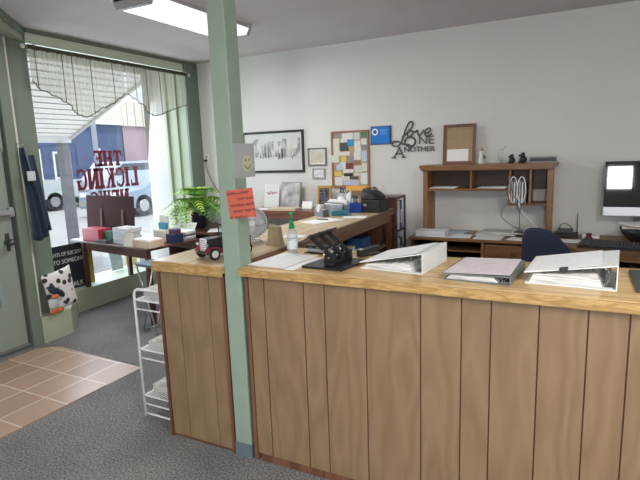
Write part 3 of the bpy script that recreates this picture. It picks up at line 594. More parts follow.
# chair
t = thing('office_chair', 'navy blue fabric office chair with its back turned, at the rear desks', 'chair', (-0.16, 3.88, 0), R(4))
mb = MB()
poly = [(-0.17, 0.60), (0.17, 0.60), (0.18, 0.76), (0.16, 0.83), (0.11, 0.90), (0.05, 0.965), (0.0, 1.0), (-0.06, 1.015), (-0.13, 1.015), (-0.165, 0.995), (-0.18, 0.94), (-0.18, 0.76)]
mb.prism(poly, -0.03, 0.03, 0, XZ); bk = mb.build('backrest', MT['navy'], t); bv = bk.modifiers.new('bevel', 'BEVEL'); bv.width = 0.018; bv.segments = 3
MB().box((-0.24, -0.02, 0.44), (0.24, 0.44, 0.52), bevel=0.03).build('seat', MT['navy'], t)
MB().box((-0.03, -0.06, 0.40), (0.03, -0.035, 0.72)).box((-0.03, -0.06, 0.40), (0.03, 0.2, 0.42)).build('back_bracket', MT['black'], t)
MB().cyl((0, 0.2, 0.09), (0, 0.2, 0.44), 0.025).build('gas_column', MT['black'], t)
for k in range(5):
    a = k * 2 * math.pi / 5 + 0.3; e = (0.26 * math.cos(a), 0.2 + 0.26 * math.sin(a))
    lg = MB().cyl((0, 0.2, 0.10), (e[0], e[1], 0.065), 0.022, 0.014).build('leg', MT['black'], t)
    MB().cyl((e[0] - 0.01, e[1], 0.027), (e[0] + 0.01, e[1], 0.027), 0.027).cyl((e[0], e[1], 0.03), (e[0], e[1], 0.07), 0.008).build('caster', MT['black'], lg)

# things on the desk under the hutch
tag(MB().box((-1.36, 4.64, 0.7815), (-1.08, 4.815, 0.835), bevel=0.002).build('paper_ream_box', mat('white_card', (0.78, 0.79, 0.82), 0.7)), 'white box of paper on the left end of the rear desk', 'box')
def sheet(name, x, y, z, w_, d_, rz, m, label, cat='paper', th=0.003, group=None):
    o = MB().box((-w_ / 2, -d_ / 2, 0), (w_ / 2, d_ / 2, th)).build(name, m); o.location = (x, y, z); o.rotation_euler = (0, 0, R(rz)); return tag(o, label, cat, group)
MT['pblue'] = mat('pale_blue_paper', (0.45, 0.56, 0.66), 0.8)
sheet('folder', -1.06, 4.98, 0.7815, 0.24, 0.17, -8, MT['pblue'], 'pale blue folder behind the white box on the rear desk', 'folder', 0.006)
sheet('paper_sheet', -0.98, 4.75, 0.7815, 0.24, 0.21, 4, MT['print'], 'printed sheet right next to the white box on the rear desk')
sheet('paper_sheet', -0.70, 4.73, 0.7815, 0.24, 0.22, -4, MT['print'], 'printed sheet at the middle of the rear desk')
sheet('paper_sheet', -0.40, 4.71, 0.7815, 0.26, 0.16, -12, MT['print'], 'printed sheet nearest the navy chair on the rear desk')
MT['news'] = ruled('newsprint', (0.60, 0.59, 0.56), (0.15, 0.15, 0.16), 55, 1, 0.5)
for k, (x, y, rz) in enumerate(((-0.68, 4.95, 3), (-0.64, 4.94, -7), (-0.60, 4.95, 8), (-0.62, 4.96, -3))):
    sheet('newspaper', x, y, 0.7815 + k * 0.0085, 0.34, 0.20, rz, MT['news'], ('folded newspaper on the rear desk, ' + ['lowest of the pile', 'second from the bottom of the pile', 'second from the top of the pile', 'topmost of the pile'][k]), 'newspaper', 0.008, 'newspapers on the rear desk')
# crumpled open newspaper
def crum(u, v): return ((u - 0.5) * 0.28, (v - 0.5) * 0.16, 0.02 + 0.035 * abs(math.sin(3.1 * u * 2 + v)) + 0.015 * math.sin(9 * v + 4 * u))
o = MB().grid(crum, 16, 8).build('newspaper', MT['news']); o.location = (-0.38, 4.92, 0.785); so = o.modifiers.new('thick', 'SOLIDIFY'); so.thickness = 0.003
tag(o, 'crumpled open newspaper under the hutch magazines', 'newspaper')
# inside the hutch
for k, (x, w_) in enumerate(((-1.16, 0.24), (-0.71, 0.24))):
    for j in range(3):
        sheet('envelope', x + 0.01 * j, 4.93 - 0.006 * j, 1.2238 + 0.0045 * j, w_, 0.17, (-3 + 4 * j), MT['paper'], 'white envelope in the %s pigeonhole of the hutch, %s' % (('left', 'second')[k], ('bottom of three', 'middle of three', 'top of three')[j]), 'envelope', 0.004, 'envelopes in the hutch')
MT['mag'] = ruled('magazine_cover', (0.62, 0.57, 0.48), (0.2, 0.18, 0.16), 40, 2, 0.4)
for k in range(6):
    x = -0.525 + k * 0.0225; mb = MB(); poly = [(-0.008, 0.0), (0.007, 0.0), (0.006, 0.20 - 0.01 * (k % 3)), (-0.006, 0.205 - 0.01 * (k % 3))]
    mb.prism(poly, -0.22 + 0.01 * (k % 2), 0.0, 0, XZ); o = mb.build('magazine', [MT['mag'], MT['paper'], MT['grey']][k % 3]); o.location = (x, 4.84, 1.0915); 
    tag(o, '%s magazine standing upright in the hutch, %s' % (('beige', 'white', 'grey')[k % 3], ('first from the left', 'second from the left', 'third from the left', 'third from the right', 'second from the right', 'first from the right')[k]), 'magazine', 'magazines in the hutch')
for k, (pts, lab) in enumerate((([(-0.55, 4.80, 1.33), (-0.535, 4.79, 1.24), (-0.56, 4.79, 1.12), (-0.60, 4.82, 1.02), (-0.60, 4.86, 0.95), (-0.50, 4.92, 0.86), (-0.40, 4.95, 0.83)], 'grey cable looping down at the left below the hutch pigeonholes'),
                 ([(-0.455, 4.795, 1.105), (-0.45, 4.80, 1.07), (-0.42, 4.86, 0.99), (-0.28, 4.93, 0.84)], 'thick white cable slanting down to the right under the hutch'),
                 ([(-0.54, 4.80, 1.30), (-0.50, 4.783, 1.16), (-0.44, 4.783, 1.09), (-0.45, 4.80, 1.0), (-0.45, 4.85, 0.88), (-0.47, 4.9, 0.845)], 'thin dark cable hanging straight down below the hutch'))):
    P = [Vector(p) for p in pts]; Q = []
    for i in range(len(P) - 1):
        p0 = P[max(i - 1, 0)]; p1 = P[i]; p2 = P[i + 1]; p3 = P[min(i + 2, len(P) - 1)]
        for j in range(6):
            s_ = j / 6; Q.append(0.5 * ((2 * p1) + (-p0 + p2) * s_ + (2 * p0 - 5 * p1 + 4 * p2 - p3) * s_ * s_ + (-p0 + 3 * p1 - 3 * p2 + p3) * s_ ** 3))
    Q.append(P[-1]); tag(MB().tube(Q, (0.004, 0.008, 0.003)[k]).build('cable', (MT['grey'], MT['white'], MT['dgrey'])[k]), lab, 'cable')
for k, (x0, x1, lab) in enumerate(((-0.545, -0.475, 'left white cable loop hanging over the hutch magazines'), (-0.475, -0.405, 'right white cable loop hanging over the hutch magazines'))):
    xc, a_ = (x0 + x1) / 2, (x1 - x0) / 2
    tag(MB().tube([(xc + a_ * math.cos(q), 4.815 - 0.004 * k, 1.215 + 0.115 * math.sin(q)) for q in [2 * math.pi * j / 24 for j in range(24)]], 0.0055, closed=True).build('cable', MT['white']), lab, 'cable')
# on top of the hutch
HT = 1.4275
HT = 1.4465
t = thing('picture_frame', 'brown wooden frame with tan certificate leaning on the wall on top of the hutch', 'frame', (-1.045, 5.05, HT)); t.rotation_euler = (R(-6), 0, R(1))
mb = MB(); fw, fh, b_ = 0.31, 0.385, 0.028
mb.box((-fw / 2, -0.01, 0), (-fw / 2 + b_, 0.01, fh)).box((fw / 2 - b_, -0.01, 0), (fw / 2, 0.01, fh)).box((-fw / 2 + b_, -0.01, 0), (fw / 2 - b_, 0.01, b_)).box((-fw / 2 + b_, -0.01, fh - b_), (fw / 2 - b_, 0.01, fh)); mb.build('frame', MT['trimw'], t)
MB().box((-fw / 2 + b_, 0.0, b_), (fw / 2 - b_, 0.006, fh - b_)).build('certificate', ruled('tan_certificate', (0.42, 0.30, 0.17), (0.22, 0.15, 0.09), 38, 2, 0.3), t)
MB().box((-0.115, -0.003, b_), (0.09, -0.001, 0.145)).build('note_card', MT['paper'], t)
t = thing('figurine', 'slim cream angel-like figurine on the hutch beside the brown frame', 'figurine', (-0.82, 4.98, HT))
MB().lathe([(0.026, 0), (0.03, 0.01), (0.022, 0.05), (0.018, 0.09), (0.022, 0.11), (0.01, 0.125)], n=14).build('robe', MT['cream'], t); MB().ball((0, 0, 0.14), 0.017).build('head', mat('tan_ceramic', (0.45, 0.34, 0.22), 0.5), t)
MB().hexa([(0.012, -0.01, 0.05), (0.04, -0.005, 0.045), (0.04, 0.005, 0.045), (0.012, 0.01, 0.05)], [(0.012, -0.01, 0.085), (0.035, -0.005, 0.075), (0.035, 0.005, 0.075), (0.012, 0.01, 0.085)]).build('held_book', MT['dgrey'], t)
t = thing('wire_ornament', 'thin silver wire figure ornament on the hutch left of the black bears', 'ornament', (-0.64, 4.98, HT))
MB().cyl((0, 0, 0), (0, 0, 0.006), 0.03).build('base', MT['steel'], t)
MB().tube([(0, 0, 0.006), (-0.01, 0, 0.05), (-0.03, 0, 0.09), (-0.02, 0, 0.12), (0.0, 0, 0.13), (0.015, 0, 0.11), (0.0, 0, 0.09), (0.01, 0, 0.05), (0.015, 0, 0.006)], 0.0035).tube([(0.0, 0, 0.12), (0.03, 0, 0.145), (0.045, 0, 0.165)], 0.003).tube([(-0.02, 0, 0.07), (-0.035, 0.0, 0.05), (-0.02, 0, 0.03)], 0.003).build('wire_figure', mat('pale_silver', (0.45, 0.45, 0.45), 0.35, 0.6), t)
def bear(x, rz, s, label):
    t = thing('bear_figurine', label, 'figurine', (x, 4.98, HT), rz, 'black bear figurines on the hutch')
    bm_ = MB().ball((0, 0, 0.035 * s), 0.036 * s, scale=(1, 0.85, 1.0)).ball((-0.005, 0, 0.078 * s), 0.025 * s).ball((-0.028 * s, -0.004, 0.074 * s), 0.013 * s, scale=(1.4, 0.9, 0.8)); bm_.build('body', MT['black'], t)
    for sy in (-1, 1): MB().ball((0.004, sy * 0.016 * s, 0.10 * s), 0.008 * s).build('ear', MT['black'], t)
    for sy in (-1, 1): MB().ball((-0.025 * s, sy * 0.018 * s, 0.012 * s), 0.014 * s, scale=(1.5, 0.9, 0.8)).build('paw', MT['black'], t)
bear(-0.545, R(15), 0.8, 'smaller black bear figurine on the hutch, left of the two'); bear(-0.45, R(5), 0.92, 'taller black bear figurine on the hutch, next to the grey box')
t = thing('network_box', 'flat dark device with silver rim lying on the right end of the hutch', 'device', (-0.28, 4.97, HT))
MB().box((-0.11, -0.08, 0), (0.11, 0.08, 0.012)).box((-0.11, -0.08, 0.045), (0.11, 0.08, 0.055)).build('rim', MT['grey'], t)
MB().box((-0.105, -0.075, 0.0121), (0.105, 0.075, 0.0449)).build('case', MT['black'], t)

# ================================================================== WALL PICTURES
def framed(name, label, x0, x1, z0, z1, b_, fm, pm, depth=0.02, mat_w=0.0, cat='picture'):
    t = thing(name, label, cat, ((x0 + x1) / 2, WY - 0.001, (z0 + z1) / 2)); a = (x1 - x0) / 2; h = (z1 - z0) / 2
    MB().box((-a, -depth, -h), (-a + b_, 0, h)).box((a - b_, -depth, -h), (a, 0, h)).box((-a + b_, -depth, -h), (a - b_, 0, -h + b_)).box((-a + b_, -depth, h - b_), (a - b_, 0, h)).build('frame', fm, t)
    if mat_w: MB().box((-a + b_, -depth * 0.45, -h + b_), (a - b_, 0, h - b_)).build('mount', MT['white'], t)
    MB().box((-a + b_ + mat_w, -depth * 0.6, -h + b_ + mat_w), (a - b_ - mat_w, -depth * 0.46 if mat_w else -0.001, h - b_ - mat_w)).build('print', pm, t)
    return t
etch = blotch('etching_tones', [(0.40, (0.28, 0.29, 0.28)), (0.52, (0.50, 0.51, 0.48)), (0.62, (0.66, 0.66, 0.62))], 14, 8, 0.8, (1, 1, 0.6))
t = framed('framed_picture', 'wide black framed grey etching of old street buildings on the back wall', -3.66, -2.815, 1.39, 1.875, 0.026, MT['black'], mat('pale_mount_paper', (0.62, 0.64, 0.60), 0.7, var=0.06, vscale=5), cat='picture')
mb = MB(); random.seed(3); x = -0.37
MT['ink'] = mat('etching_ink', (0.27, 0.28, 0.27), 0.8, var=0.5, vscale=50)
while x < 0.35:
    w_ = random.uniform(0.03, 0.07); h_ = random.uniform(0.08, 0.22)
    mb.box((x, -0.0135, -0.06), (x + w_, -0.0125, -0.06 + h_)); x += w_ + random.uniform(0.0, 0.012)
part_label(mb.build('etched_buildings', etch, t), 'grey etched row of buildings')
mb = MB()
for k in range(26): xx = random.uniform(-0.36, 0.35); mb.box((xx, -0.0145, -0.09 + random.uniform(0, 0.05)), (xx + random.uniform(0.008, 0.02), -0.0138, -0.06 + random.uniform(0, 0.1)))
ef = mb.build('etched_figures', MT['ink'], t); ef['kind'] = 'stuff'
cert = ruled('certificate_paper', (0.62, 0.57, 0.46), (0.3, 0.27, 0.22), 60, 2, 0.35)
framed('framed_certificate', 'small grey framed certificate left of the cork board', -2.765, -2.53, 1.46, 1.66, 0.016, mat('pewter_frame', (0.20, 0.19, 0.16), 0.4, 0.3), cert, mat_w=0.018, cat='certificate')
framed('framed_card', 'smallest pale framed card hanging under the grey framed certificate', -2.715, -2.555, 1.315, 1.43, 0.014, mat('pale_grey_frame', (0.35, 0.36, 0.35), 0.4), MT['printz'], mat_w=0.014, cat='picture')
t = thing('wall_plaque', 'bright blue plaque with white round seal right of the cork board', 'plaque', (-1.88, WY - 0.001, 1.765))
MB().box((-0.115, -0.016, -0.095), (0.115, 0, 0.095), bevel=0.003).build('board', mat('dark_plaque_edge', (0.03, 0.05, 0.09), 0.4), t)
MB().box((-0.108, -0.018, -0.088), (0.098, -0.0165, 0.088)).build('face', mat('bright_blue', (0.01, 0.19, 0.62), 0.35), t)
MB().cyl((-0.062, -0.0195, 0.035), (-0.062, -0.0182, 0.035), 0.036, n=24).build('seal', MT['white'], t)
MB().cyl((-0.062, -0.0205, 0.035), (-0.062, -0.0196, 0.035), 0.02, n=20).build('seal_centre', mat('seal_blue', (0.03, 0.10, 0.3), 0.4), t)
mb = MB()
for k, (a, b_) in enumerate(((-0.012, 0.08), (-0.005, 0.06), (0.0, 0.075))): mb.box((a, -0.019, 0.05 - 0.02 * k), (b_, -0.0182, 0.056 - 0.02 * k))
mb.build('lettering', mat('pale_blue_ink', (0.25, 0.5, 0.8), 0.5), t)
# metal sign: love one another
t = thing('wall_sign', 'dark metal word sign reading love one another on the back wall', 'sign', (0, WY - 0.012, 0))
def S(cx, cy): return (-1.755 + (cx / 5.33 + 350 - 393) * 0.0108, 0, 1.89 - (cy / 5.33 + 110 - 120) * 0.0100)
def spl(ps, n=7):
    P = [Vector(S(*p)) for p in ps]; Q = []
    for i in range(len(P) - 1):
        p0 = P[max(i - 1, 0)]; p1 = P[i]; p2 = P[i + 1]; p3 = P[min(i + 2, len(P) - 1)]
        for j in range(n):
            s_ = j / n; Q.append(0.5 * ((2 * p1) + (-p0 + p2) * s_ + (2 * p0 - 5 * p1 + 4 * p2 - p3) * s_ * s_ + (-p0 + 3 * p1 - 3 * p2 + p3) * s_ ** 3))
    return Q + [P[-1]]
MT['sign'] = mat('sign_metal', (0.11, 0.105, 0.10), 0.5, 0.3)
def strokes(name, lst, r):
    mb = MB()
    for ps in lst: mb.tube(spl(ps), r, n=6)
    return mb.build(name, MT['sign'], t)
strokes('love_script', [[(282, 138), (305, 118), (332, 88), (340, 66), (332, 55), (318, 62), (303, 92), (290, 130), (277, 165), (262, 182), (240, 184), (229, 172), (238, 160), (262, 160), (292, 176), (322, 178)],
    [(322, 104), (312, 118), (314, 134), (328, 134), (338, 120), (336, 106), (324, 103)], [(336, 108), (352, 112), (362, 104), (368, 130), (376, 132), (390, 112), (396, 102)],
    [(396, 122), (416, 120), (430, 106), (424, 96), (410, 100), (402, 118), (406, 134), (420, 136), (436, 124)]], 0.0085)
strokes('one_letters', [[(296, 165), (304, 146), (325, 138), (345, 146), (352, 164), (344, 182), (324, 188), (304, 182), (296, 165)]], 0.0095)
T1 = Matrix.Translation(S(408, 160)) @ FACE_Y
text_mesh('one_letters', 'NE', 0.115, MT['sign'], t, T1, 0.006, sx=1.14)
T2 = Matrix.Translation(S(372, 206)) @ FACE_Y
text_mesh('another_letters', 'NOTHER', 0.076, MT['sign'], t, T2, 0.006, sx=1.10, spacing=0.95)
strokes('initial_letter', [[(236, 248), (256, 215), (268, 190)], [(266, 188), (280, 220), (292, 246)], [(250, 228), (284, 226)], [(226, 248), (248, 248)], [(280, 246), (300, 246)]], 0.0075)

# cork board and its notes
t = thing('cork_board', 'cork notice board in a thin reddish wooden frame, covered with pinned notes', 'board', (0, WY - 0.001, 0))
cx0, cx1, cz0, cz1 = -2.465, -2.015, 1.21, 1.83
MB().box((cx0, -0.022, cz0), (cx0 + 0.022, 0, cz1)).box((cx1 - 0.022, -0.022, cz0), (cx1, 0, cz1)).box((cx0 + 0.022, -0.022, cz0), (cx1 - 0.022, 0, cz0 + 0.022)).box((cx0 + 0.022, -0.022, cz1 - 0.022), (cx1 - 0.022, 0, cz1)).build('frame', mat('reddish_frame_wood', (0.32, 0.15, 0.09), 0.5, var=0.1), t)
MB().box((cx0 + 0.022, -0.012, cz0 + 0.022), (cx1 - 0.022, 0, cz1 - 0.022)).build('cork', mat('cork', (0.48, 0.36, 0.22), 0.9, var=0.3, vscale=60), t)
NC = {'white': (0.78, 0.78, 0.75), 'cream': (0.74, 0.72, 0.62), 'yellow': (0.72, 0.53, 0.12), 'light blue': (0.50, 0.63, 0.77), 'bright blue': (0.03, 0.30, 0.58), 'dark photo': (0.07, 0.08, 0.07), 'grey photo': (0.28, 0.27, 0.26), 'maroon': (0.20, 0.04, 0.06), 'black': (0.02, 0.02, 0.02), 'brown photo': (0.35, 0.17, 0.10), 'lilac': (0.56, 0.57, 0.68), 'green': (0.10, 0.22, 0.12), 'pink': (0.75, 0.64, 0.62), 'pale green': (0.66, 0.71, 0.62)}
notes = [(0.06, 0.02, 0.22, 0.10, 'grey photo', 'at the top left corner'), (0.30, 0.02, 0.30, 0.16, 'white', 'at the top centre'), (0.62, 0.03, 0.14, 0.13, 'pale green', 'right of the top centre'), (0.79, 0.03, 0.17, 0.10, 'green', 'at the top right corner'),
 (0.05, 0.13, 0.17, 0.22, 'cream', 'on the left under the grey photo'), (0.24, 0.20, 0.22, 0.15, 'dark photo', 'left of the bright blue card'), (0.44, 0.15, 0.16, 0.11, 'bright blue', 'in the upper middle'), (0.62, 0.18, 0.16, 0.18, 'white', 'right of the bright blue card'), (0.80, 0.15, 0.15, 0.10, 'white', 'at the upper right edge'), (0.80, 0.26, 0.15, 0.08, 'grey photo', 'at the right above the light blue card'),
 (-0.02, 0.42, 0.24, 0.13, 'cream', 'sticking out over the left frame'), (0.24, 0.36, 0.26, 0.07, 'pink', 'under the dark photo'), (0.25, 0.44, 0.15, 0.09, 'yellow', 'left of centre'), (0.42, 0.44, 0.18, 0.12, 'grey photo', 'at the centre'), (0.60, 0.37, 0.18, 0.14, 'white', 'right of centre'), (0.80, 0.36, 0.16, 0.18, 'light blue', 'at the right edge'),
 (0.58, 0.52, 0.20, 0.08, 'brown photo', 'under the white note right of centre'), (0.13, 0.58, 0.15, 0.10, 'light blue', 'on the lower left'), (0.38, 0.56, 0.20, 0.11, 'maroon', 'below the centre photo'), (0.62, 0.61, 0.18, 0.12, 'pale green', 'below the brown photo'), (0.81, 0.57, 0.14, 0.14, 'cream', 'below the light blue card at the right edge'),
 (0.06, 0.71, 0.20, 0.08, 'yellow', 'at the lower left edge'), (0.30, 0.66, 0.28, 0.07, 'white', 'above the black strip'), (0.33, 0.745, 0.24, 0.05, 'black', 'at the lower middle'), (0.48, 0.80, 0.23, 0.05, 'dark photo', 'below the black strip'), (0.08, 0.81, 0.20, 0.15, 'white', 'at the bottom left corner'), (0.30, 0.865, 0.44, 0.09, 'lilac', 'along the bottom'), (0.77, 0.74, 0.18, 0.20, 'white', 'at the bottom right corner'), (0.60, 0.74, 0.15, 0.045, 'cream', 'between the black strip and the bottom right note'),
 (0.22, 0.54, 0.16, 0.12, 'white', 'left of the maroon note'), (0.62, 0.29, 0.17, 0.09, 'cream', 'above the white note right of centre'), (0.05, 0.34, 0.18, 0.09, 'white', 'above the note sticking out at the left'), (0.26, 0.13, 0.17, 0.07, 'white', 'above the dark photo'), (0.24, 0.78, 0.23, 0.09, 'cream', 'at the lower left of centre'), (0.50, 0.50, 0.11, 0.07, 'white', 'covering the middle of the board')]
NM = {k: (ruled('note_' + k.replace(' ', '_'), c, tuple(v * 0.45 for v in c), 120, 2, 0.5, 60) if k in ('white', 'cream', 'lilac', 'pale green', 'light blue') else mat('note_' + k.replace(' ', '_'), c, 0.7, var=0.35, vscale=35)) for k, c in NC.items()}
for k, (u, v, wu, hv, c, pl) in enumerate(notes):
    x0 = cx0 + u * (cx1 - cx0); z1 = cz1 - v * (cz1 - cz0); a = wu * (cx1 - cx0) / 2; h = hv * (cz1 - cz0) / 2
    yy = WY - (0.0135 if k < 29 else 0.0126) - 0.0009 * (k % 7) * (1 if k < 29 else 0.0) - (0.0105 if u < 0.0 else 0)
    o = MB().box((-a, -0.0005, -h), (a, 0, h)).build('pinned_note' if 'photo' not in c else 'pinned_photo', NM[c]); o.location = (x0 + a, yy, z1 - h); o.rotation_euler = (0, R(random.uniform(-3, 3)), 0)
    tag(o, '%s %s on the cork board %s' % (c, 'print' if 'photo' in c else 'note', pl), 'note', 'notes on the cork board')
# outlet with its cord
t = thing('wall_outlet', 'white wall outlet with a plugged in cord at the left end of the back wall', 'outlet', (-4.245, WY - 0.001, 1.58))
MB().box((-0.036, -0.008, -0.058), (0.036, 0, 0.058), bevel=0.003).build('cover_plate', MT['white'], t)
for z in (-0.022, 0.022): MB().box((-0.016, -0.0095, z - 0.014), (0.016, -0.0082, z + 0.014)).build('socket', MT['grey'], t)
MB().box((-0.013, -0.045, -0.035), (0.013, -0.0097, -0.008), bevel=0.003).build('plug', MT['black'], t)
P = [(0, -0.04, -0.035), (0.02, -0.04, -0.10), (0.03, -0.03, -0.18), (0.07, -0.02, -0.28), (0.14, -0.02, -0.38), (0.25, -0.02, -0.47), (0.45, -0.02, -0.55), (0.6, -0.02, -0.58)]
part_label(MB().tube(P, 0.0035).build('cord', mat('dark_red_cord', (0.13, 0.05, 0.05), 0.5), t), 'dark red cord running down to the right')

# ================================================================== THINGS ON THE FRONT COUNTER
CT = 1.0508
def counter_sheet(x, y, w_, d_, rz, label, m='print', z=CT, name='paper_sheet', cat='paper', th=0.0015): return sheet(name, x, y, z, w_, d_, rz, MT[m], label, cat, th)
counter_sheet(-1.36, 2.215, 0.225, 0.33, -4, 'printed sheet nearest the green post on the front counter', 'print')
counter_sheet(-1.212, 2.175, 0.055, 0.30, -4, 'narrow white slip between printed sheet and black punch', 'paper')
# hand sanitizer
t = thing('sanitizer_bottle', 'clear pump bottle of hand sanitizer with green top on the front counter', 'bottle', (-1.425, 2.42, CT))
MB().lathe([(0.028, 0.0), (0.031, 0.004), (0.031, 0.105), (0.027, 0.122), (0.013, 0.132), (0.012, 0.136)], n=24).build('bottle_body', mat('cloudy_clear_plastic', (0.55, 0.62, 0.65), 0.12, spec=0.8, alpha=0.4), t)
MB().lathe([(0.0313, 0.022), (0.0316, 0.024), (0.0316, 0.078), (0.0313, 0.08)], n=24).build('product_label', ruled('bottle_label', (0.68, 0.76, 0.80), (0.12, 0.35, 0.4), 95, 2, 0.55, 60), t)
MT['pump'] = mat('bright_green_plastic', (0.0, 0.30, 0.09), 0.35)
MB().cyl((0, 0, 0.1365), (0, 0, 0.158), 0.018, 0.015, n=20).cyl((0, 0, 0.158), (0, 0, 0.185), 0.013, 0.007).cyl((0, 0, 0.185), (0, 0, 0.215), 0.006).box((-0.011, -0.011, 0.215), (0.011, 0.011, 0.228), bevel=0.003).cyl((0, 0, 0.222), (0.02, -0.032, 0.216), 0.005, 0.004).build('pump', MT['pump'], t)
# heavy duty hole punch
t = thing('hole_punch', 'black heavy duty three hole punch with raised lever plate', 'hole punch', (-1.065, 2.22, CT), R(-3))
MB().prism([(-0.11, -0.14), (0.11, -0.14), (0.13, 0.10), (-0.09, 0.13)], 0, 0.011).build('base_plate', MT['blackm'], t)
MB().box((0.0, -0.11, 0.0112), (0.045, 0.11, 0.03), bevel=0.003).build('die_bar', MT['blackm'], t)
for k, y in enumerate((-0.085, 0.0, 0.085)):
    hd = MB().box((-0.005, y - 0.013, 0.0302), (0.05, y + 0.013, 0.062), bevel=0.002).build('punch_head', MT['blackm'], t)
    MB().cyl((-0.012, y, 0.02), (-0.012, y, 0.08), 0.005).ball((-0.012, y, 0.083), 0.007).cyl((0.02, y - 0.016, 0.05), (0.02, y + 0.016, 0.05), 0.004).build('pin', MT['steel'], hd)
    MB().hexa([(0.02, y - 0.006, 0.045), (0.045, y - 0.006, 0.055), (0.045, y + 0.006, 0.055), (0.02, y + 0.006, 0.045)], [(-0.10, y - 0.006, 0.148), (-0.085, y - 0.006, 0.158), (-0.085, y + 0.006, 0.158), (-0.10, y + 0.006, 0.148)]).build('link_arm', MT['blackm'], t)
MB().hexa([(-0.118, -0.125, 0.118), (-0.050, -0.125, 0.160), (-0.050, 0.125, 0.160), (-0.118, 0.125, 0.118)], [(-0.122, -0.125, 0.124), (-0.054, -0.125, 0.166), (-0.054, 0.125, 0.166), (-0.122, 0.125, 0.124)]).build('lever_plate', mat('dark_slate_metal', (0.07, 0.075, 0.085), 0.3, 0.4), t)
t = thing('hole_punch', 'long low black and silver punch lying behind the heavy duty punch', 'hole punch', (-1.22, 2.435, CT), R(-3))
MB().box((-0.125, -0.03, 0), (0.125, 0.03, 0.006), bevel=0.002).build('base_plate', MT['black'], t)
MB().box((-0.11, -0.018, 0.0061), (0.11, 0.018, 0.028), bevel=0.003).build('chassis', MT['steel'], t)
MB().box((-0.12, -0.02, 0.034), (0.12, 0.022, 0.046), bevel=0.004).build('handle', MT['black'], t)
for x in (-0.08, 0.0, 0.08): MB().cyl((x, 0, 0.028), (x, 0, 0.034), 0.012).build('punch_head', MT['black'], t)
t = thing('stapler', 'black desk stapler behind the first white binder', 'stapler', (-0.975, 2.465, CT), R(60))
MB().box((-0.075, -0.018, 0), (0.075, 0.018, 0.010), bevel=0.003).build('base', MT['black'], t)
MB().hexa([(-0.075, -0.015, 0.0101), (0.06, -0.015, 0.026), (0.06, 0.015, 0.026), (-0.075, 0.015, 0.0101)], [(-0.075, -0.015, 0.035), (0.06, -0.013, 0.05), (0.06, 0.013, 0.05), (-0.075, 0.015, 0.035)]).build('arm', MT['black'], t)
MB().box((-0.07, -0.012, 0.0355), (-0.045, 0.012, 0.044), bevel=0.002).build('magazine_cap', MT['steel'], t)

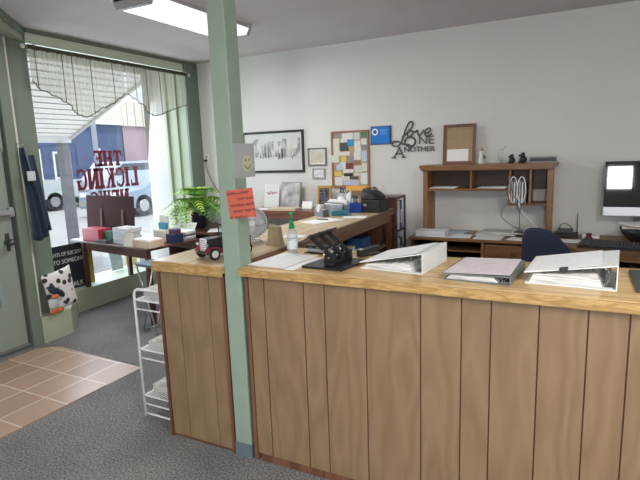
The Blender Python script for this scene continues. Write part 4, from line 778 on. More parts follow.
MT['ring'] = mat('ring_steel', (0.5, 0.5, 0.5), 0.25, 0.9)
MT['pagee'] = blotch('page_edges', [(0.4, (0.45, 0.45, 0.45)), (0.6, (0.80, 0.80, 0.79))], 5, 2, 0.8, (2, 2, 70))
def binder(label, x, y, rz, w_, d_, hs, ht_left, cover, top_m, sheet_m=None, clip=False, inset=0.03):
    """lying ring binder, spine at +x; w_ along x, cover lid slopes down to the left"""
    t = thing('ring_binder', label, 'binder', (x, y, CT), R(rz), 'ring binders on the front counter')
    a, h = w_ / 2, d_ / 2
    MB().box((-a, -h, 0), (a, h, 0.004)).build('bottom_cover', cover, t)
    MB().box((a - 0.0005, -h, 0.0), (a + 0.0035, h, hs)).build('spine', cover, t)
    MB().hexa([(-a - 0.005, -h, ht_left), (a, -h, hs - 0.004), (a, h, hs - 0.004), (-a - 0.005, h, ht_left)], [(-a - 0.005, -h, ht_left + 0.004), (a, -h, hs), (a, h, hs), (-a - 0.005, h, ht_left + 0.004)]).build('top_cover', cover, t)
    pr_ = a - 0.045; k = (pr_ + a) / (2 * a)
    zt = ht_left - 0.003
    MB().hexa([(-a + 0.012, -h + 0.008, 0.005), (pr_, -h + 0.008, 0.005), (pr_, h - 0.008, 0.005), (-a + 0.012, h - 0.008, 0.005)], [(-a + 0.03, -h + 0.01, zt), (pr_ - 0.02, -h + 0.01, zt + (hs - ht_left) * 0.30), (pr_ - 0.02, h - 0.01, zt + (hs - ht_left) * 0.30), (-a + 0.03, h - 0.01, zt)]).build('page_block', MT['pagee'], t)
    for yy in (-h * 0.7, 0.0, h * 0.7):
        rr = hs * 0.36
        pts = [(a - 0.018 + rr * 0.8 * math.cos(q), yy, 0.007 + rr + rr * math.sin(q)) for q in [2 * math.pi * j / 16 for j in range(16)]]
        pts = [(px - rr * 0.9, py, pz) for px, py, pz in pts]
        MB().tube(pts, 0.0018, n=6, closed=True).build('ring', MT['ring'], t)
    MB().box((a - 0.04, -h * 0.85, 0.0042), (a - 0.006, h * 0.85, 0.0068)).build('ring_plate', MT['ring'], t)
    if sheet_m:
        s_ = lambda xx: ht_left + (hs - ht_left) * (xx + a) / (2 * a)
        x0, x1 = -a + 0.0, a - inset
        MB().hexa([(x0, -h + 0.004, s_(x0) + 0.0045), (x1, -h + 0.012, s_(x1) + 0.0045), (x1 - 0.01, h - 0.006, s_(x1 - 0.01) + 0.0048), (x0 + 0.01, h - 0.01, s_(x0 + 0.01) + 0.0048)], [(x0, -h + 0.004, s_(x0) + 0.0058), (x1, -h + 0.012, s_(x1) + 0.0058), (x1 - 0.01, h - 0.006, s_(x1 - 0.01) + 0.0062), (x0 + 0.01, h - 0.01, s_(x0 + 0.01) + 0.0062)]).build('top_sheet', sheet_m, t)
    if clip:
        MB().hexa([(-0.035, -h - 0.006, s_(-0.035) - 0.008), (-0.005, -h - 0.006, s_(-0.005) - 0.006), (-0.005, -h + 0.014, s_(-0.005) + 0.007), (-0.035, -h + 0.014, s_(-0.035) + 0.007)], [(-0.035, -h - 0.004, s_(-0.035) + 0.009), (-0.005, -h - 0.004, s_(-0.005) + 0.010), (-0.005, -h + 0.013, s_(-0.005) + 0.010), (-0.035, -h + 0.013, s_(-0.035) + 0.009)]).build('binder_clip', MT['black'], t)
    return t
MT['bwhite'] = mat('white_binder_vinyl', (0.82, 0.84, 0.83), 0.35)
MT['bdark'] = mat('dark_binder_vinyl', (0.16, 0.18, 0.17), 0.4)
MT['lila'] = ruled('lilac_print', (0.72, 0.64, 0.67), (0.45, 0.40, 0.44), 60, 1, 0.35)
binder('white ring binder with sloping white lid, leftmost of the three binders', -0.735, 2.31, -6, 0.31, 0.32, 0.095, 0.026, MT['bwhite'], None, MT['paper'])
binder('flat dark ring binder with lilac grey printed sheet on top, middle of three', -0.345, 2.245, -4, 0.27, 0.34, 0.036, 0.026, MT['bdark'], None, MT['lila'], False, 0.0)
binder('thick white ring binder with printed sheet held by a black clip, rightmost of three', 0.0, 2.29, -4, 0.32, 0.33, 0.098, 0.042, MT['bwhite'], None, MT['print'], True, 0.05)
tag(MB().box((0.215, 2.12, CT), (0.50, 2.46, CT + 0.014), bevel=0.003).build('black_folder', MT['dgrey']), 'black flat folder at the right edge of the picture on the front counter', 'folder')

# ================================================================== ON THE GREEN POST
m = ruled('orange_flyer_paper', (0.58, 0.125, 0.08), (0.10, 0.02, 0.03), 34, 2, 0.55, 22)
o = MB().box((-0.078, -0.0008, -0.07), (0.078, 0, 0.07)).build('flyer', m); o.location = (-1.452, 1.992, 1.372); o.rotation_euler = (0, R(-6), 0)
tag(o, 'orange red flyer taped to the front of the green post', 'flyer')
t = thing('plastic_sleeve', 'clear grey plastic sleeve with smiling pale yellow sticker on the side of the green post', 'sleeve', (-1.4835, 2.085, 1.575))
MB().box((0, -0.085, -0.082), (0.003, 0.085, 0.085)).build('sleeve_body', mat('smoky_plastic', (0.42, 0.43, 0.44), 0.3), t)
MB().cyl((0.0031, 0.02, -0.012), (0.0042, 0.02, -0.012), 0.043, n=28).build('sticker', mat('pale_yellow_sticker', (0.52, 0.54, 0.33), 0.6), t)
mb = MB().cyl((0.0043, 0.005, 0.004), (0.0048, 0.005, 0.004), 0.005, n=10).cyl((0.0043, 0.035, 0.004), (0.0048, 0.035, 0.004), 0.005, n=10).tube([(0.0047, 0.02 + 0.025 * math.cos(a), -0.012 + 0.025 * math.sin(a)) for a in [R(200 + 14 * k) for k in range(11)]], 0.0022, n=5)
mb.build('face_print', MT['dgrey'], t)

# ================================================================== ON THE SIDE COUNTER
# toy truck, radiator to the left front
t = thing('toy_truck', 'black and red antique toy delivery truck with white grille on the side counter', 'toy', (-1.725, 2.235, CT), R(150))
t.rotation_euler = (0, 0, R(-20)); t.scale = (1.35, 1.35, 1.35); t.location = (-1.755, 2.21, CT)
# local: +y backwards, -y front
MB().box((-0.045, -0.10, 0.022), (0.045, 0.12, 0.034), bevel=0.002).build('chassis', MT['black'], t)
MB().box((-0.028, -0.085, 0.0342), (0.028, 0.0, 0.085), bevel=0.006).build('hood', MT['black'], t)
MB().box((-0.030, 0.0005, 0.0342), (0.030, 0.075, 0.085), bevel=0.003).build('cab', MT['black'], t)
MB().box((-0.036, 0.0, 0.128), (0.036, 0.085, 0.136), bevel=0.003).cyl((-0.030, 0.004, 0.085), (-0.030, 0.004, 0.128), 0.0025).cyl((0.030, 0.004, 0.085), (0.030, 0.004, 0.128), 0.0025).cyl((-0.030, 0.072, 0.085), (-0.030, 0.072, 0.128), 0.0025).cyl((0.030, 0.072, 0.085), (0.030, 0.072, 0.128), 0.0025).build('roof', MT['black'], t)
MB().box((-0.026, 0.001, 0.0855), (0.026, 0.003, 0.126)).build('windscreen', MT['plastic_clear'], t)
mb = MB().box((-0.024, -0.092, 0.034), (0.024, -0.0855, 0.084), bevel=0.002)
g = mb.build('radiator_grille', MT['white'], t)
mb = MB()
for k in range(5): mb.box((-0.02, -0.0935, 0.040 + k * 0.009), (0.02, -0.0922, 0.043 + k * 0.009))
mb.build('grille_bars', MT['grey'], g)
MT['mar'] = mat('maroon_paint', (0.22, 0.015, 0.03), 0.25, coat=0.5)
for s in (-1, 1):
    MB().prism([(-0.105, 0.034), (-0.085, 0.052), (-0.055, 0.052), (-0.025, 0.036), (0.03, 0.034), (0.03, 0.028), (-0.10, 0.028)], s * 0.036 - 0.012, s * 0.036 + 0.012, 0, YZ).build('fender', MT['mar'], t)
    for y in (-0.07, 0.085):
        wh = MB().cyl((s * 0.050 - 0.006, y, 0.024), (s * 0.050 + 0.006, y, 0.024), 0.024, n=20).build('wheel', MT['black'], t)
        MB().cyl((s * 0.0505 - 0.0065, y, 0.024), (s * 0.0505 + 0.0065, y, 0.024), 0.015, n=16).build('hub', MT['white'], wh)
    MB().ball((s * 0.034, -0.094, 0.060), 0.008).build('headlamp', MT['steel'], t)
MB().box((-0.036, 0.0855, 0.0342), (0.036, 0.12, 0.075), bevel=0.003).build('cargo_box', MT['mar'], t)

# small desk fan with clear cage
t = thing('desk_fan', 'small round desk fan with pale clear cage behind the green post', 'fan', (-1.86, 2.66, CT), R(35))
MB().cyl((0, 0, 0), (0, 0, 0.012), 0.055, 0.045).build('base', MT['white'], t)
MB().cyl((0, 0.02, 0.012), (0, 0.02, 0.10), 0.008).build('stem', MT['white'], t)
FC = (0, 0.0, 0.122)
MB().lathe([(0.094, -0.022), (0.10, -0.012), (0.10, 0.012), (0.094, 0.022), (0.09, 0.02), (0.093, 0.0), (0.09, -0.02)], c=FC, n=36, rot=(R(90), 0, 0)).build('rim', mat('frosted_plastic', (0.62, 0.65, 0.68), 0.25, alpha=0.75), t)
mb = MB()
for k in range(28):
    a = 2 * math.pi * k / 28
    for s in (-1, 1): mb.tube([(0.02 * math.cos(a), s * 0.03, 0.122 + 0.02 * math.sin(a)), (0.07 * math.cos(a), s * 0.027, 0.122 + 0.07 * math.sin(a)), (0.096 * math.cos(a), s * 0.015, 0.122 + 0.096 * math.sin(a))], 0.0013, n=4)
mb.build('cage', MT['wire'], t)
for k in range(4):
    a = k * math.pi / 2
    MB().ball((0.045 * math.cos(a), 0, 0.122 + 0.045 * math.sin(a)), 0.03, scale=(1.0, 0.18, 0.62), rot=(0, -a, 0)).build('blade', mat('pale_blade', (0.7, 0.73, 0.76), 0.3), t)
MB().cyl((0, -0.032, 0.122), (0, 0.035, 0.122), 0.019).build('hub', MT['white'], t)
# tan cardboard block
o = MB().prism([(-0.055, 0), (0.055, 0), (0.045, 0.03), (0.035, 0.11), (-0.03, 0.125), (-0.04, 0.03)], -0.025, 0.025, 0, XZ).build('cardboard_holder', mat('tan_cardboard', (0.36, 0.29, 0.18), 0.8, var=0.08)); o.location = (-1.655, 2.60, CT); o.rotation_euler = (0, 0, R(8))
tag(o, 'tan cardboard card holder right of the desk fan on the side counter', 'holder')
counter_sheet(-1.69, 2.90, 0.15, 0.11, 12, 'small white sheet behind the tan holder on the side counter', 'paper')
counter_sheet(-1.84, 3.62, 0.20, 0.30, -25, 'white printed booklet lying midway along the side counter', 'print', th=0.006, name='booklet', cat='booklet')
o = MB().cyl((-0.05, 0, 0.004), (0.05, 0.01, 0.004), 0.004).build('pen', MT['black']); o.location = (-1.86, 3.66, CT + 0.0065); tag(o, 'black pen lying on the white booklet on the side counter', 'pen')
counter_sheet(-1.68, 3.92, 0.20, 0.16, 10, 'white sheet under the teal stapler on the side counter', 'paper')
# tape dispenser
t = thing('tape_dispenser', 'grey and black tape dispenser on the left side of the side counter', 'dispenser', (-2.0, 3.93, CT), R(-35))
MB().prism([(-0.08, 0), (0.08, 0), (0.075, 0.05), (0.05, 0.06), (0.0, 0.035), (-0.03, 0.06), (-0.06, 0.085), (-0.08, 0.07)], -0.03, 0.03, 0, XZ).build('body', mat('slate_plastic', (0.10, 0.105, 0.12), 0.35), t)
MB().cyl((-0.01, -0.032, 0.07), (-0.01, 0.032, 0.07), 0.035, n=22).build('tape_roll', mat('translucent_tape', (0.5, 0.5, 0.46), 0.3), t)
MB().box((0.06, -0.02, 0.0605), (0.082, 0.02, 0.066)).build('cutter', MT['steel'], t)
# teal stapler
t = thing('stapler', 'teal blue stapler lying in front of the blue pen cup', 'stapler', (-1.83, 3.98, CT + 0.0018), R(8))
MB().box((-0.085, -0.02, 0), (0.085, 0.02, 0.012), bevel=0.004).build('base', mat('teal_plastic', (0.03, 0.20, 0.28), 0.35), t)
MB().hexa([(-0.085, -0.018, 0.013), (0.075, -0.018, 0.024), (0.075, 0.018, 0.024), (-0.085, 0.018, 0.013)], [(-0.085, -0.016, 0.04), (0.07, -0.014, 0.052), (0.07, 0.014, 0.052), (-0.085, 0.016, 0.04)]).build('arm', mat('deep_teal_plastic', (0.03, 0.16, 0.25), 0.3), t)
# clear tray
t = thing('clear_tray', 'clear plastic desk tray filled with papers behind the tape dispenser', 'tray', (-1.99, 4.17, CT), R(-8))
w1 = MB().box((-0.09, -0.07, 0), (0.13, 0.07, 0.004)).box((-0.09, -0.07, 0.004), (-0.087, 0.07, 0.10)).box((0.127, -0.07, 0.004), (0.13, 0.07, 0.08)).box((-0.087, -0.07, 0.004), (0.127, -0.067, 0.085)).box((-0.087, 0.067, 0.004), (0.127, 0.07, 0.11)); w1.build('tray_body', MT['plastic_clear'], t)
for k in range(4):
    o = MB().hexa([(-0.08, -0.055 + 0.028 * k, 0.0), (0.12, -0.055 + 0.028 * k, 0.0), (0.12, -0.045 + 0.028 * k, 0.0), (-0.08, -0.045 + 0.028 * k, 0)], [(-0.07, -0.055 + 0.028 * k, 0.09 + 0.01 * k), (0.115, -0.05 + 0.028 * k, 0.08 + 0.012 * k), (0.115, -0.042 + 0.028 * k, 0.08 + 0.012 * k), (-0.07, -0.047 + 0.028 * k, 0.09 + 0.01 * k)]).build('envelope', [MT['paper'], MT['grey'], MT['print'], MT['paper']][k]); o.location = (-1.99, 4.17, CT + 0.0045); o.rotation_euler = (0, 0, R(-8))
    tag(o, ['white envelope at the front of the clear tray', 'grey card standing second in the clear tray', 'printed sheet standing third in the clear tray', 'white sheet standing at the back of the clear tray'][k], 'paper', 'papers in the clear tray')
# pen cup with pens
t = thing('pen_cup', 'dark blue square pen cup crowded with pens on the side counter', 'cup', (-1.80, 4.25, CT), R(10))
mb = MB().box((-0.055, -0.045, 0), (0.055, 0.045, 0.005)).box((-0.055, -0.045, 0.005), (-0.051, 0.045, 0.09)).box((0.051, -0.045, 0.005), (0.055, 0.045, 0.09)).box((-0.051, -0.045, 0.005), (0.051, -0.041, 0.09)).box((-0.051, 0.041, 0.005), (0.051, 0.045, 0.09)); mb.build('cup_wall', mat('royal_blue_plastic', (0.01, 0.045, 0.30), 0.35), t)
pc = [('white', MT['white']), ('black', MT['black']), ('red', MT['red_b']), ('blue', MT['blue_b']), ('silver', MT['steel']), ('yellow', mat('yellow_pencil', (0.7, 0.42, 0.05), 0.5)), ('dark grey', MT['dgrey']), ('green', MT['pump'])]
random.seed(5)
spots = [(-0.038, -0.02), (-0.02, 0.02), (0.0, -0.022), (0.012, 0.018), (0.03, -0.01), (0.04, 0.022), (-0.012, -0.002), (-0.04, 0.012)]
for (cn, cm), (px, py) in zip(pc, spots):
    o = thing('pen', '%s pen standing in the dark blue pen cup' % cn, 'pen', (-1.80 + px, 4.25 + py, CT + 0.0055), 0, 'pens in the blue cup')
    o.rotation_euler = (R(random.uniform(-5, 5)), R(random.uniform(-6, 6)), 0)
    MB().cyl((0, 0, 0.0), (0, 0, 0.13), 0.0042, n=8).build('barrel', cm, o); MB().cyl((0, 0, 0.1301), (0, 0, 0.15), 0.0046, 0.003, n=8).build('cap', MT['black'] if cn == 'white' else cm, o)
# box with orange folder on top, white mug with scissors
t = thing('file_box', 'brown cardboard file box behind the pen cup on the side counter', 'box', (-1.87, 4.48, CT))
MB().box((-0.10, -0.07, 0), (0.10, 0.07, 0.185), bevel=0.002).build('body', mat('brown_card', (0.26, 0.19, 0.12), 0.8, var=0.1), t)
MB().box((-0.07, -0.0715, 0.05), (0.03, -0.0702, 0.11)).build('box_label', MT['printz'], t)
o = MB().hexa([(-0.10, -0.07, 0), (0.10, -0.075, 0), (0.10, 0.06, 0), (-0.09, 0.06, 0)], [(-0.10, -0.07, 0.045), (0.10, -0.075, 0.032), (0.10, 0.06, 0.032), (-0.09, 0.06, 0.045)]).build('orange_folder', mat('orange_card', (0.80, 0.42, 0.08), 0.6)); o.location = (-1.87, 4.48, CT + 0.1858)
tag(o, 'bright orange yellow folder lying on the brown file box', 'folder')
t = thing('mug', 'white mug holding black handled scissors on the side counter', 'mug', (-2.015, 4.40, CT))
MB().lathe([(0.034, 0), (0.038, 0.004), (0.038, 0.13), (0.036, 0.13), (0.035, 0.01)], n=24).build('mug_body', MT['white'], t)
MB().tube([(0.037, 0, 0.09), (0.06, 0, 0.085), (0.066, 0, 0.06), (0.055, 0, 0.035), (0.037, 0, 0.03)], 0.005).build('handle', MT['white'], t)
for k, (px, nm) in enumerate(((-0.012, 'left'), (0.016, 'right'))):
    o = thing('scissors', '%s pair of black handled scissors standing in the white mug' % nm, 'scissors', (-2.015 + px, 4.40, CT + 0.0105), R(20 + 40 * k), 'scissors in the mug')
    MB().box((-0.003, -0.007, 0), (0.003, 0.007, 0.15)).build('blade', MT['steel'], o)
    for s in (-1, 1):
        c = (0, s * 0.018, 0.178); MB().tube([(0, c[1] + 0.015 * math.cos(a), c[2] + 0.024 * math.sin(a)) for a in [2 * math.pi * j / 14 for j in range(14)]], 0.004, n=6, closed=True).build('handle', MT['black'], o)
tag(MB().hexa([(-1.945, 4.345, CT), (-1.905, 4.345, CT), (-1.905, 4.375, CT), (-1.945, 4.375, CT)], [(-1.95, 4.35, CT + 0.15), (-1.90, 4.35, CT + 0.19), (-1.90, 4.38, CT + 0.19), (-1.95, 4.38, CT + 0.15)]).build('white_box', MT['paper']), 'tall slim white box between the mug and the brown file box', 'box')
# printer and bag
t = thing('printer', 'black boxy label printer at the far end of the side counter', 'printer', (-1.655, 4.36, CT))
MB().box((-0.095, -0.13, 0), (0.085, 0.13, 0.115), bevel=0.006).build('body', MT['black'], t)
MB().box((0.0852, -0.08, 0.02), (0.087, 0.08, 0.045)).build('paper_slot', MT['dgrey'], t); MB().box((-0.07, -0.1315, 0.06), (-0.04, -0.1302, 0.08)).build('display', MT['grey'], t)
t = thing('camera_bag', 'soft black zipped bag lying on top of the black printer', 'bag', (-1.675, 4.36, CT + 0.1158))
def bag(u, v):
    a = 2 * math.pi * u; z = 0.085 * v; r_ = (1 - 0.22 * v ** 3) ; e = 0.75
    c, s_ = math.cos(a), math.sin(a)
    return (0.10 * r_ * math.copysign(abs(c) ** e, c) - 0.012 * v, 0.13 * r_ * math.copysign(abs(s_) ** e, s_), z * (0.85 - 0.25 * c * v) + 0.003 * math.sin(6 * a) * v)
mb = MB().grid(bag, 32, 6); mb.bm.faces.new([v for v in mb.bm.verts if abs(v.co.z - 0) < 1e-6][:0] or list(mb.bm.verts)[0:3]) if False else None
top = MB(); bmesh.ops.remove_doubles(mb.bm, verts=mb.bm.verts, dist=1e-5); bmesh.ops.holes_fill(mb.bm, edges=mb.bm.edges)
mb.build('bag_body', mat('black_nylon', (0.02, 0.021, 0.024), 0.6, bump=0.3, bscale=35), t)
MB().tube([(-0.05, -0.07, 0.075), (-0.03, -0.04, 0.095), (-0.01, 0.02, 0.10), (0.0, 0.07, 0.06)], 0.004).build('strap', MT['dgrey'], t)
MB().tube([(0.103, -0.06, 0.045), (0.106, 0.0, 0.047), (0.102, 0.06, 0.045)], 0.0025).build('zip', MT['grey'], t)
o = MB().grid(lambda u, v: ((u - 0.5) * 0.09, (v - 0.5) * 0.07, 0.02 * math.sin(5 * u) * math.cos(4 * v) + 0.02), 8, 8).build('tissue', mat('pale_pink_paper', (0.75, 0.60, 0.62), 0.8)); o.location = (-1.665, 4.44, CT + 0.190)
so = o.modifiers.new('thick', 'SOLIDIFY'); so.thickness = 0.002; tag(o, 'pale pink crumpled tissue lying on the black bag', 'tissue')
# inside the open shelves of the side counter
tag(MB().box((-1.85, 4.10, 0.7225), (-1.68, 4.28, 0.83), bevel=0.004).build('storage_box', MT['blue_b']), 'blue storage box on the shelf inside the side counter', 'box')
for k in range(4): sheet('paper_stack', -1.75, 3.70, 0.7225 + 0.0225 * k, 0.22, 0.30, (-6, 4, -2, 7)[k], MT['paper'] if k % 2 else MT['print'], 'bundle of papers on the side counter shelf, ' + ('lowest of four', 'second lowest of four', 'second highest of four', 'highest of four')[k], 'papers', 0.022, 'paper bundles inside the side counter')
tag(MB().box((-1.86, 3.15, 0.7225), (-1.68, 3.42, 0.83), bevel=0.004).build('storage_box', MT['black']), 'black storage box on the shelf inside the side counter', 'box')

# ================================================================== ON THE SIDE TABLE AT THE BACK WALL
TZ = 0.9858
def leaning(name, label, x, w_, h_, m, edge=None, y=5.03, cat='card', lean=-12, th=0.01, rz=0):
    o = thing(name, label, cat, (x, y, TZ)); o.rotation_euler = (R(lean), 0, R(rz))
    MB().box((-w_ / 2, -th / 2, 0), (w_ / 2, th / 2, h_)).build('board', edge or MT['white'], o)
    MB().box((-w_ / 2 + 0.008, -th / 2 - 0.001, 0.008), (w_ / 2 - 0.008, -th / 2 - 0.0002, h_ - 0.008)).build('print', m, o); return o
t = leaning('greeting_card', 'white card with pink blossom print leaning at the back wall', -3.22, 0.20, 0.27, mat('white_card_face', (0.70, 0.70, 0.68), 0.6, var=0.05), y=5.02, lean=-10)
mb = MB(); random.seed(9)
for k in range(9): x = -0.06 + 0.125 * k / 8; mb.cyl((x, -0.0068, 0.175 + random.uniform(-0.02, 0.02)), (x, -0.0062, 0.175), 0.007 + 0.004 * random.random(), n=8)
q = mb.build('blossom_print', mat('dusty_pink', (0.42, 0.14, 0.16), 0.7), t); q['kind'] = 'stuff'
t = leaning('photo_frame', 'grey silver frame with pale picture leaning at the back wall', -2.95, 0.25, 0.30, blotch('grey_photo_tones', [(0.35, (0.22, 0.21, 0.23)), (0.5, (0.42, 0.41, 0.43)), (0.65, (0.62, 0.61, 0.60))], 9, 6), edge=mat('silver_frame', (0.36, 0.34, 0.32), 0.35, 0.4), y=5.00, cat='frame', lean=-12, th=0.025)
sheet('folder', -2.93, 4.84, TZ, 0.34, 0.20, 6, mat('manila', (0.66, 0.57, 0.40), 0.8), 'manila folder lying in front of the silver frame on the side table', 'folder', 0.02)
sheet('paper_sheet', -3.22, 4.86, TZ, 0.26, 0.18, -6, MT['print'], 'printed sheet lying in front of the blossom card on the side table')
leaning('place_card', 'small white folded card standing on the side table near the black framed notice', -2.705, 0.13, 0.085, MT['paper'], y=4.95, lean=-18)
t = thing('framed_notice', 'small black notice in a golden wooden frame standing on the side table', 'frame', (-2.52, 5.02, TZ)); t.rotation_euler = (R(-8), 0, R(2))
MB().box((-0.082, -0.012, 0), (-0.062, 0.01, 0.255)).box((0.062, -0.012, 0), (0.082, 0.01, 0.255)).box((-0.062, -0.012, 0), (0.062, 0.01, 0.02)).box((-0.062, -0.012, 0.225), (0.062, 0.01, 0.255)).build('frame', mat('golden_wood', (0.48, 0.26, 0.07), 0.5), t)
MB().box((-0.062, -0.006, 0.02), (0.062, 0.004, 0.225)).build('notice', ruled('black_notice', (0.03, 0.032, 0.04), (0.25, 0.25, 0.28), 60, 2, 0.7), t)

# ================================================================== WINDOW TABLES
t = thing('window_table', 'long dark red wooden table standing at the shop window', 'table', (-4.20, 3.82, 0), R(-9))
MB().box((-0.72, -0.33, 0.735), (0.66, 0.33, 0.76), bevel=0.004).build('tabletop', MT['dred'], t)
MB().box((-0.50, -0.29, 0.655), (0.60, -0.272, 0.734)).box((-0.50, 0.272, 0.655), (0.60, 0.29, 0.734)).build('apron', MT['dred'], t)
for x, y, z0 in ((-0.52, -0.29, 0), (0.62, -0.29, 0), (0.62, 0.29, 0), (-0.60, 0.29, 0.236)): MB().box((x - 0.022, y - 0.022, z0), (x + 0.022, y + 0.022, 0.734), bevel=0.002).build('leg', MT['dred'], t)
t = thing('plant_desk', 'dark wooden desk in the corner carrying the potted fern', 'desk', (-3.84, 4.70, 0))
MB().box((-0.42, -0.40, 0.745), (0.30, 0.42, 0.775), bevel=0.006).build('desktop', MT['dred'], t)
MB().box((0.24, -0.38, 0.0), (0.262, 0.40, 0.744)).build('side_panel', MT['dred'], t); MB().box((-0.38, -0.38, 0.0), (-0.358, 0.40, 0.744)).build('side_panel', MT['dred'], t)
MB().box((-0.357, 0.37, 0.1), (0.239, 0.39, 0.744)).build('back_board', MT['dred'], t)
DZ = 0.7758; WT = 0.7608
# brown display board on easel struts
t = thing('display_board', 'large dark brown board seen from behind leaning towards the shop window', 'board', (-4.36, 4.02, WT), R(-6)); 
MB().box((-0.42, 0, 0), (0.42, 0.012, 0.46)).build('panel', mat('dark_brown_board', (0.06, 0.034, 0.032), 0.95, spec=0.05, var=0.1), t)
for s in (-0.16, 0.22): MB().hexa([(s + 0.05, -0.045, 0), (s + 0.08, -0.045, 0), (s + 0.08, -0.03, 0), (s + 0.05, -0.03, 0)], [(s, -0.006, 0.32), (s + 0.03, -0.006, 0.32), (s + 0.03, -0.0005, 0.32), (s, -0.0005, 0.32)]).build('strut', mat('strut_brown', (0.10, 0.05, 0.04), 0.8), t)
t.rotation_euler = (R(-4), 0, R(-6)); t.location = (-4.575, 3.815, WT)
def box_on(name, label, x, y, z, w_, d_, h_, rz, m, cat='box', group=None, bev=0.002, labelm=None):
    if labelm is None:
        o = MB().box((-w_ / 2, -d_ / 2, 0), (w_ / 2, d_ / 2, h_), bevel=bev).build(name, m); o.location = (x, y, z); o.rotation_euler = (0, 0, R(rz)); return tag(o, label, cat, group)
    t = thing(name, label, cat, (x, y, z), R(rz), group)
    MB().box((-w_ / 2, -d_ / 2, 0), (w_ / 2, d_ / 2, h_), bevel=bev).build('body', m, t)
    MB().box((-w_ / 2 + 0.02, -d_ / 2 - 0.001, h_ * 0.25), (w_ / 2 - 0.02, -d_ / 2 - 0.0002, h_ * 0.75)).build('box_label', labelm, t); return t
MT['redc'] = mat('red_card', (0.42, 0.03, 0.05), 0.5)
box_on('red_box', 'bright red card file box at the left end of the window table', -4.60, 3.665, WT, 0.29, 0.15, 0.13, -6, MT['redc'])
box_on('small_tray', 'small dark clip tray in front of the red box', -4.36, 3.545, WT, 0.16, 0.05, 0.03, -4, MT['dgrey'], 'tray')
box_on('green_box', 'dark green box behind the dark clip tray on the window table', -4.355, 3.66, WT, 0.16, 0.11, 0.11, -8, mat('deep_green_card', (0.03, 0.11, 0.06), 0.6))
MT['gpap'] = mat('greyish_paper', (0.50, 0.53, 0.54), 0.8, var=0.08)
for k in range(4): sheet('paper_stack', -4.10 + 0.01 * (k % 2), 3.625, WT + 0.0405 * k, 0.25, 0.17, (-12, -6, -14, -9)[k], (MT['gpap'], MT['pagee'])[k % 2], 'grey white stack of papers right of the green box, ' + ('lowest', 'second lowest', 'second highest', 'topmost')[k] + ' of the pile', 'papers', 0.04, 'paper stacks on the window table')
o = MB().hexa([(-0.09, -0.05, 0.0), (0.05, -0.06, 0.0), (0.05, 0.0, 0.0), (-0.09, 0.0, 0)], [(-0.135, 0.02, 0.125), (-0.03, 0.02, 0.125), (-0.03, 0.028, 0.125), (-0.135, 0.028, 0.125)]).build('booklet', mat('beige_cover', (0.50, 0.46, 0.42), 0.7)); o.location = (-3.885, 3.51, WT); tag(o, 'beige grey booklet leaning on the envelope box', 'booklet')
t = thing('envelope_box', 'open cream and orange box full of white envelopes on the window table', 'box', (-3.70, 3.52, WT), R(-8))
mb = MB().box((-0.13, -0.085, 0), (0.13, 0.085, 0.07), bevel=0.002); mb.build('box_body', blotch('cream_orange_card', [(0.4, (0.62, 0.36, 0.24)), (0.6, (0.66, 0.58, 0.42))], 7, 2), t)
MB().box((-0.12, -0.078, 0.0702), (0.12, 0.078, 0.082)).build('envelopes', MT['paper'], t)
t = thing('tissue_box', 'tall cream card stand with teal label behind the envelope box', 'stand', (-3.80, 3.82, WT), R(-12))
MB().box((-0.09, -0.05, 0), (0.09, 0.05, 0.12), bevel=0.003).box((-0.075, 0.03, 0.12), (0.06, 0.05, 0.26)).build('card_body', mat('pale_cream_card', (0.66, 0.64, 0.52), 0.7), t)
MB().box((-0.06, 0.0, 0.1215), (0.07, 0.025, 0.19)).build('teal_card', mat('teal_print', (0.03, 0.25, 0.38), 0.5), t)
box_on('card_box', 'dark navy box at the right end of the window table', -3.60, 3.78, WT, 0.12, 0.12, 0.09, -10, mat('dark_navy_card', (0.02, 0.03, 0.09), 0.5))
box_on('card_box', 'small maroon and blue box on top of the dark navy box', -3.61, 3.80, WT + 0.0905, 0.10, 0.07, 0.045, -4, mat('maroon_card', (0.12, 0.04, 0.09), 0.5))
for k in range(5): sheet('notepad', -3.70, 4.02, WT + 0.0165 * k, 0.20, 0.15, (-4, 6, -9, 3, -2)[k], (MT['gpap'], MT['paper'], MT['dgrey'])[k % 3], 'notepad in the stack behind the navy box, ' + ('bottom of five', 'second from the bottom of five', 'middle of five', 'second from the top of five', 'top of five')[k], 'notepad', 0.016, 'notepads behind the navy box')
o = MB().hexa([(-0.12, -0.09, 0), (0.11, -0.02, 0), (0.11, -0.01, 0), (-0.12, -0.08, 0)], [(-0.12, -0.03, 0.09), (0.11, 0.04, 0.09), (0.11, 0.045, 0.09), (-0.12, -0.025, 0.09)]).build('white_card', MT['paper']); o.location = (-3.97, 4.385, DZ - 0.0); tag(o, 'white card propped upright in front of the fern pot', 'card')
sheet('paper_sheet', -3.62, 4.50, DZ, 0.21, 0.26, 30, MT['paper'], 'plain white sheet lying on the plant desk near its right edge')
sheet('newspaper', -3.66, 4.86, DZ, 0.30, 0.36, 20, MT['news'], 'flat newspaper lying right of the fern pot on the plant desk', 'newspaper', 0.012)
